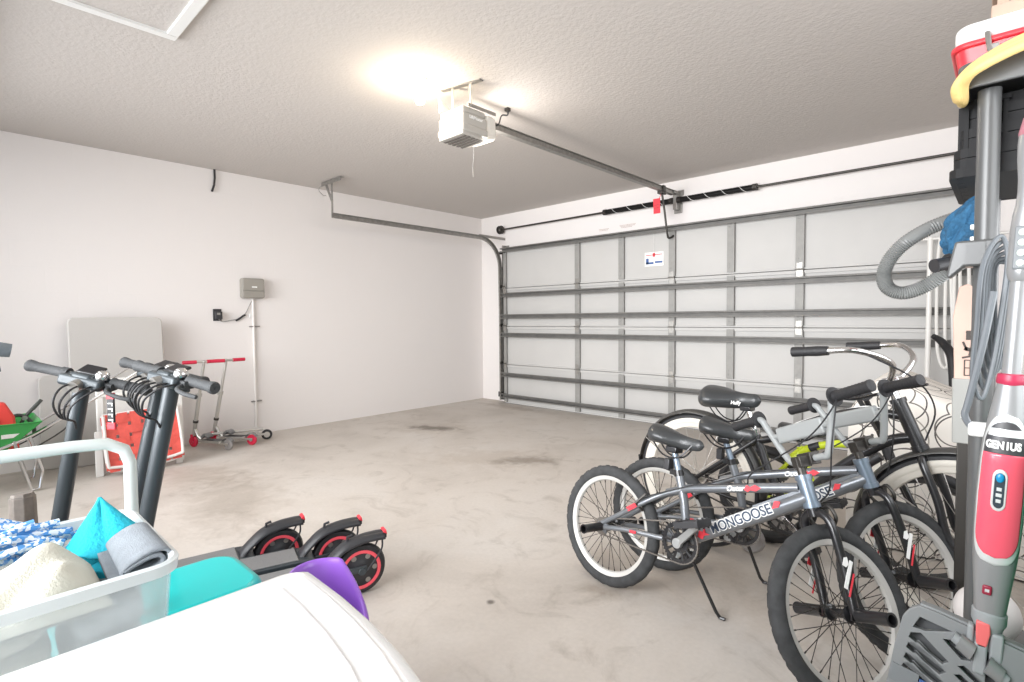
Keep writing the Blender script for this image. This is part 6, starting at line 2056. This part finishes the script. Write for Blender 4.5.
# ring patterned cover over a low bulky thing behind the cruiser
def ring_mat():
    m = bpy.data.materials.new('ring_pattern_fabric')
    m.use_nodes = True
    nt = m.node_tree
    L = nt.links.new
    b = nt.nodes['Principled BSDF']
    b.inputs['Roughness'].default_value = 0.8
    tc = nt.nodes.new('ShaderNodeTexCoord')
    prev = None
    for k, (scale, off, r, th) in enumerate(((3.9, 0.0, 0.38, 0.012), (3.2, 3.7, 0.42, 0.010), (4.6, 8.1, 0.36, 0.014))):
        mp_ = nt.nodes.new('ShaderNodeMapping')
        mp_.inputs['Location'].default_value = (off, off * 0.7, off * 1.3)
        L(tc.outputs['UV'], mp_.inputs['Vector'])
        vo = nt.nodes.new('ShaderNodeTexVoronoi')
        vo.voronoi_dimensions = '2D'
        vo.inputs['Scale'].default_value = scale
        vo.inputs['Randomness'].default_value = 0.75
        L(mp_.outputs[0], vo.inputs['Vector'])
        s1 = nt.nodes.new('ShaderNodeMath')
        s1.operation = 'SUBTRACT'
        L(vo.outputs['Distance'], s1.inputs[0])
        s1.inputs[1].default_value = r
        ab = nt.nodes.new('ShaderNodeMath')
        ab.operation = 'ABSOLUTE'
        L(s1.outputs[0], ab.inputs[0])
        lt = nt.nodes.new('ShaderNodeMath')
        lt.operation = 'LESS_THAN'
        L(ab.outputs[0], lt.inputs[0])
        lt.inputs[1].default_value = th
        mx = nt.nodes.new('ShaderNodeMix')
        mx.data_type = 'RGBA'
        cols = ((0.09, 0.08, 0.075), (0.38, 0.35, 0.31), (0.16, 0.145, 0.13))
        mx.inputs[7].default_value = (*cols[k], 1)
        if prev is None:
            mx.inputs[6].default_value = (0.84, 0.80, 0.74, 1)
        else:
            L(prev, mx.inputs[6])
        L(lt.outputs[0], mx.inputs[0])
        prev = mx.outputs[2]
    L(prev, b.inputs['Base Color'])
    return m


cv = thing('covered_armchair', 'bulky shape under a cream cover printed with dark rings behind the bicycles', 'covered furniture', (5.42, -1.88, 0))
m_ = MB()
uvs = {}


def cover(u, v):
    # u along x, v wraps: front floor -> top front -> top back -> back floor
    x = -0.42 + 0.84 * u
    topz = 0.84 - 0.26 * max(0, u - 0.2) + 0.012 * math.sin(u * 9)
    if u < 0.2:
        topz -= 0.16 * (1 - u / 0.2) ** 2
    if v < 0.45:
        k = v / 0.45
        y = -0.34 + 0.03 * k + 0.012 * math.sin(u * 30) * (1 - k)
        z = 0.01 + (topz - 0.06) * k
    elif v < 0.55:
        k = (v - 0.45) / 0.1
        y = -0.31 + 0.10 * (1 - math.cos(k * PI / 2))
        z = topz - 0.05 + 0.05 * math.sin(k * PI / 2)
    elif v < 0.8:
        k = (v - 0.55) / 0.25
        y = -0.21 + 0.42 * k
        z = topz + 0.01 * math.sin(k * PI)
    else:
        k = (v - 0.8) / 0.2
        y = 0.21 + 0.1 * math.sin(min(1, k * 2) * PI / 2)
        z = topz * (1 - max(0, k - 0.15) / 0.85)
    return (x, y, max(z, 0.005))


NU, NV = 48, 60
m_.grid(cover, NU, NV)
for side in (0, 1):
    vsd = [m_.bm.verts.new(V(cover(side, j / NV))) for j in range(NV + 1)]
    m_.bm.faces.new(vsd if side else list(reversed(vsd)))
bmesh.ops.remove_doubles(m_.bm, verts=m_.bm.verts, dist=1e-4)
uvl = m_.bm.loops.layers.uv.new('UVMap')
for f_ in m_.bm.faces:
    nrm = f_.normal if f_.normal.length else V((0, -1, 0))
    f_.normal_update()
    ax2 = abs(f_.normal.x) > 0.8
    for lp in f_.loops:
        co = lp.vert.co
        lp[uvl].uv = ((co.y + 3) if ax2 else co.x, co.z + (co.y if not ax2 else 0))
m_.build('cover', ring_mat(), cv, angle=60)
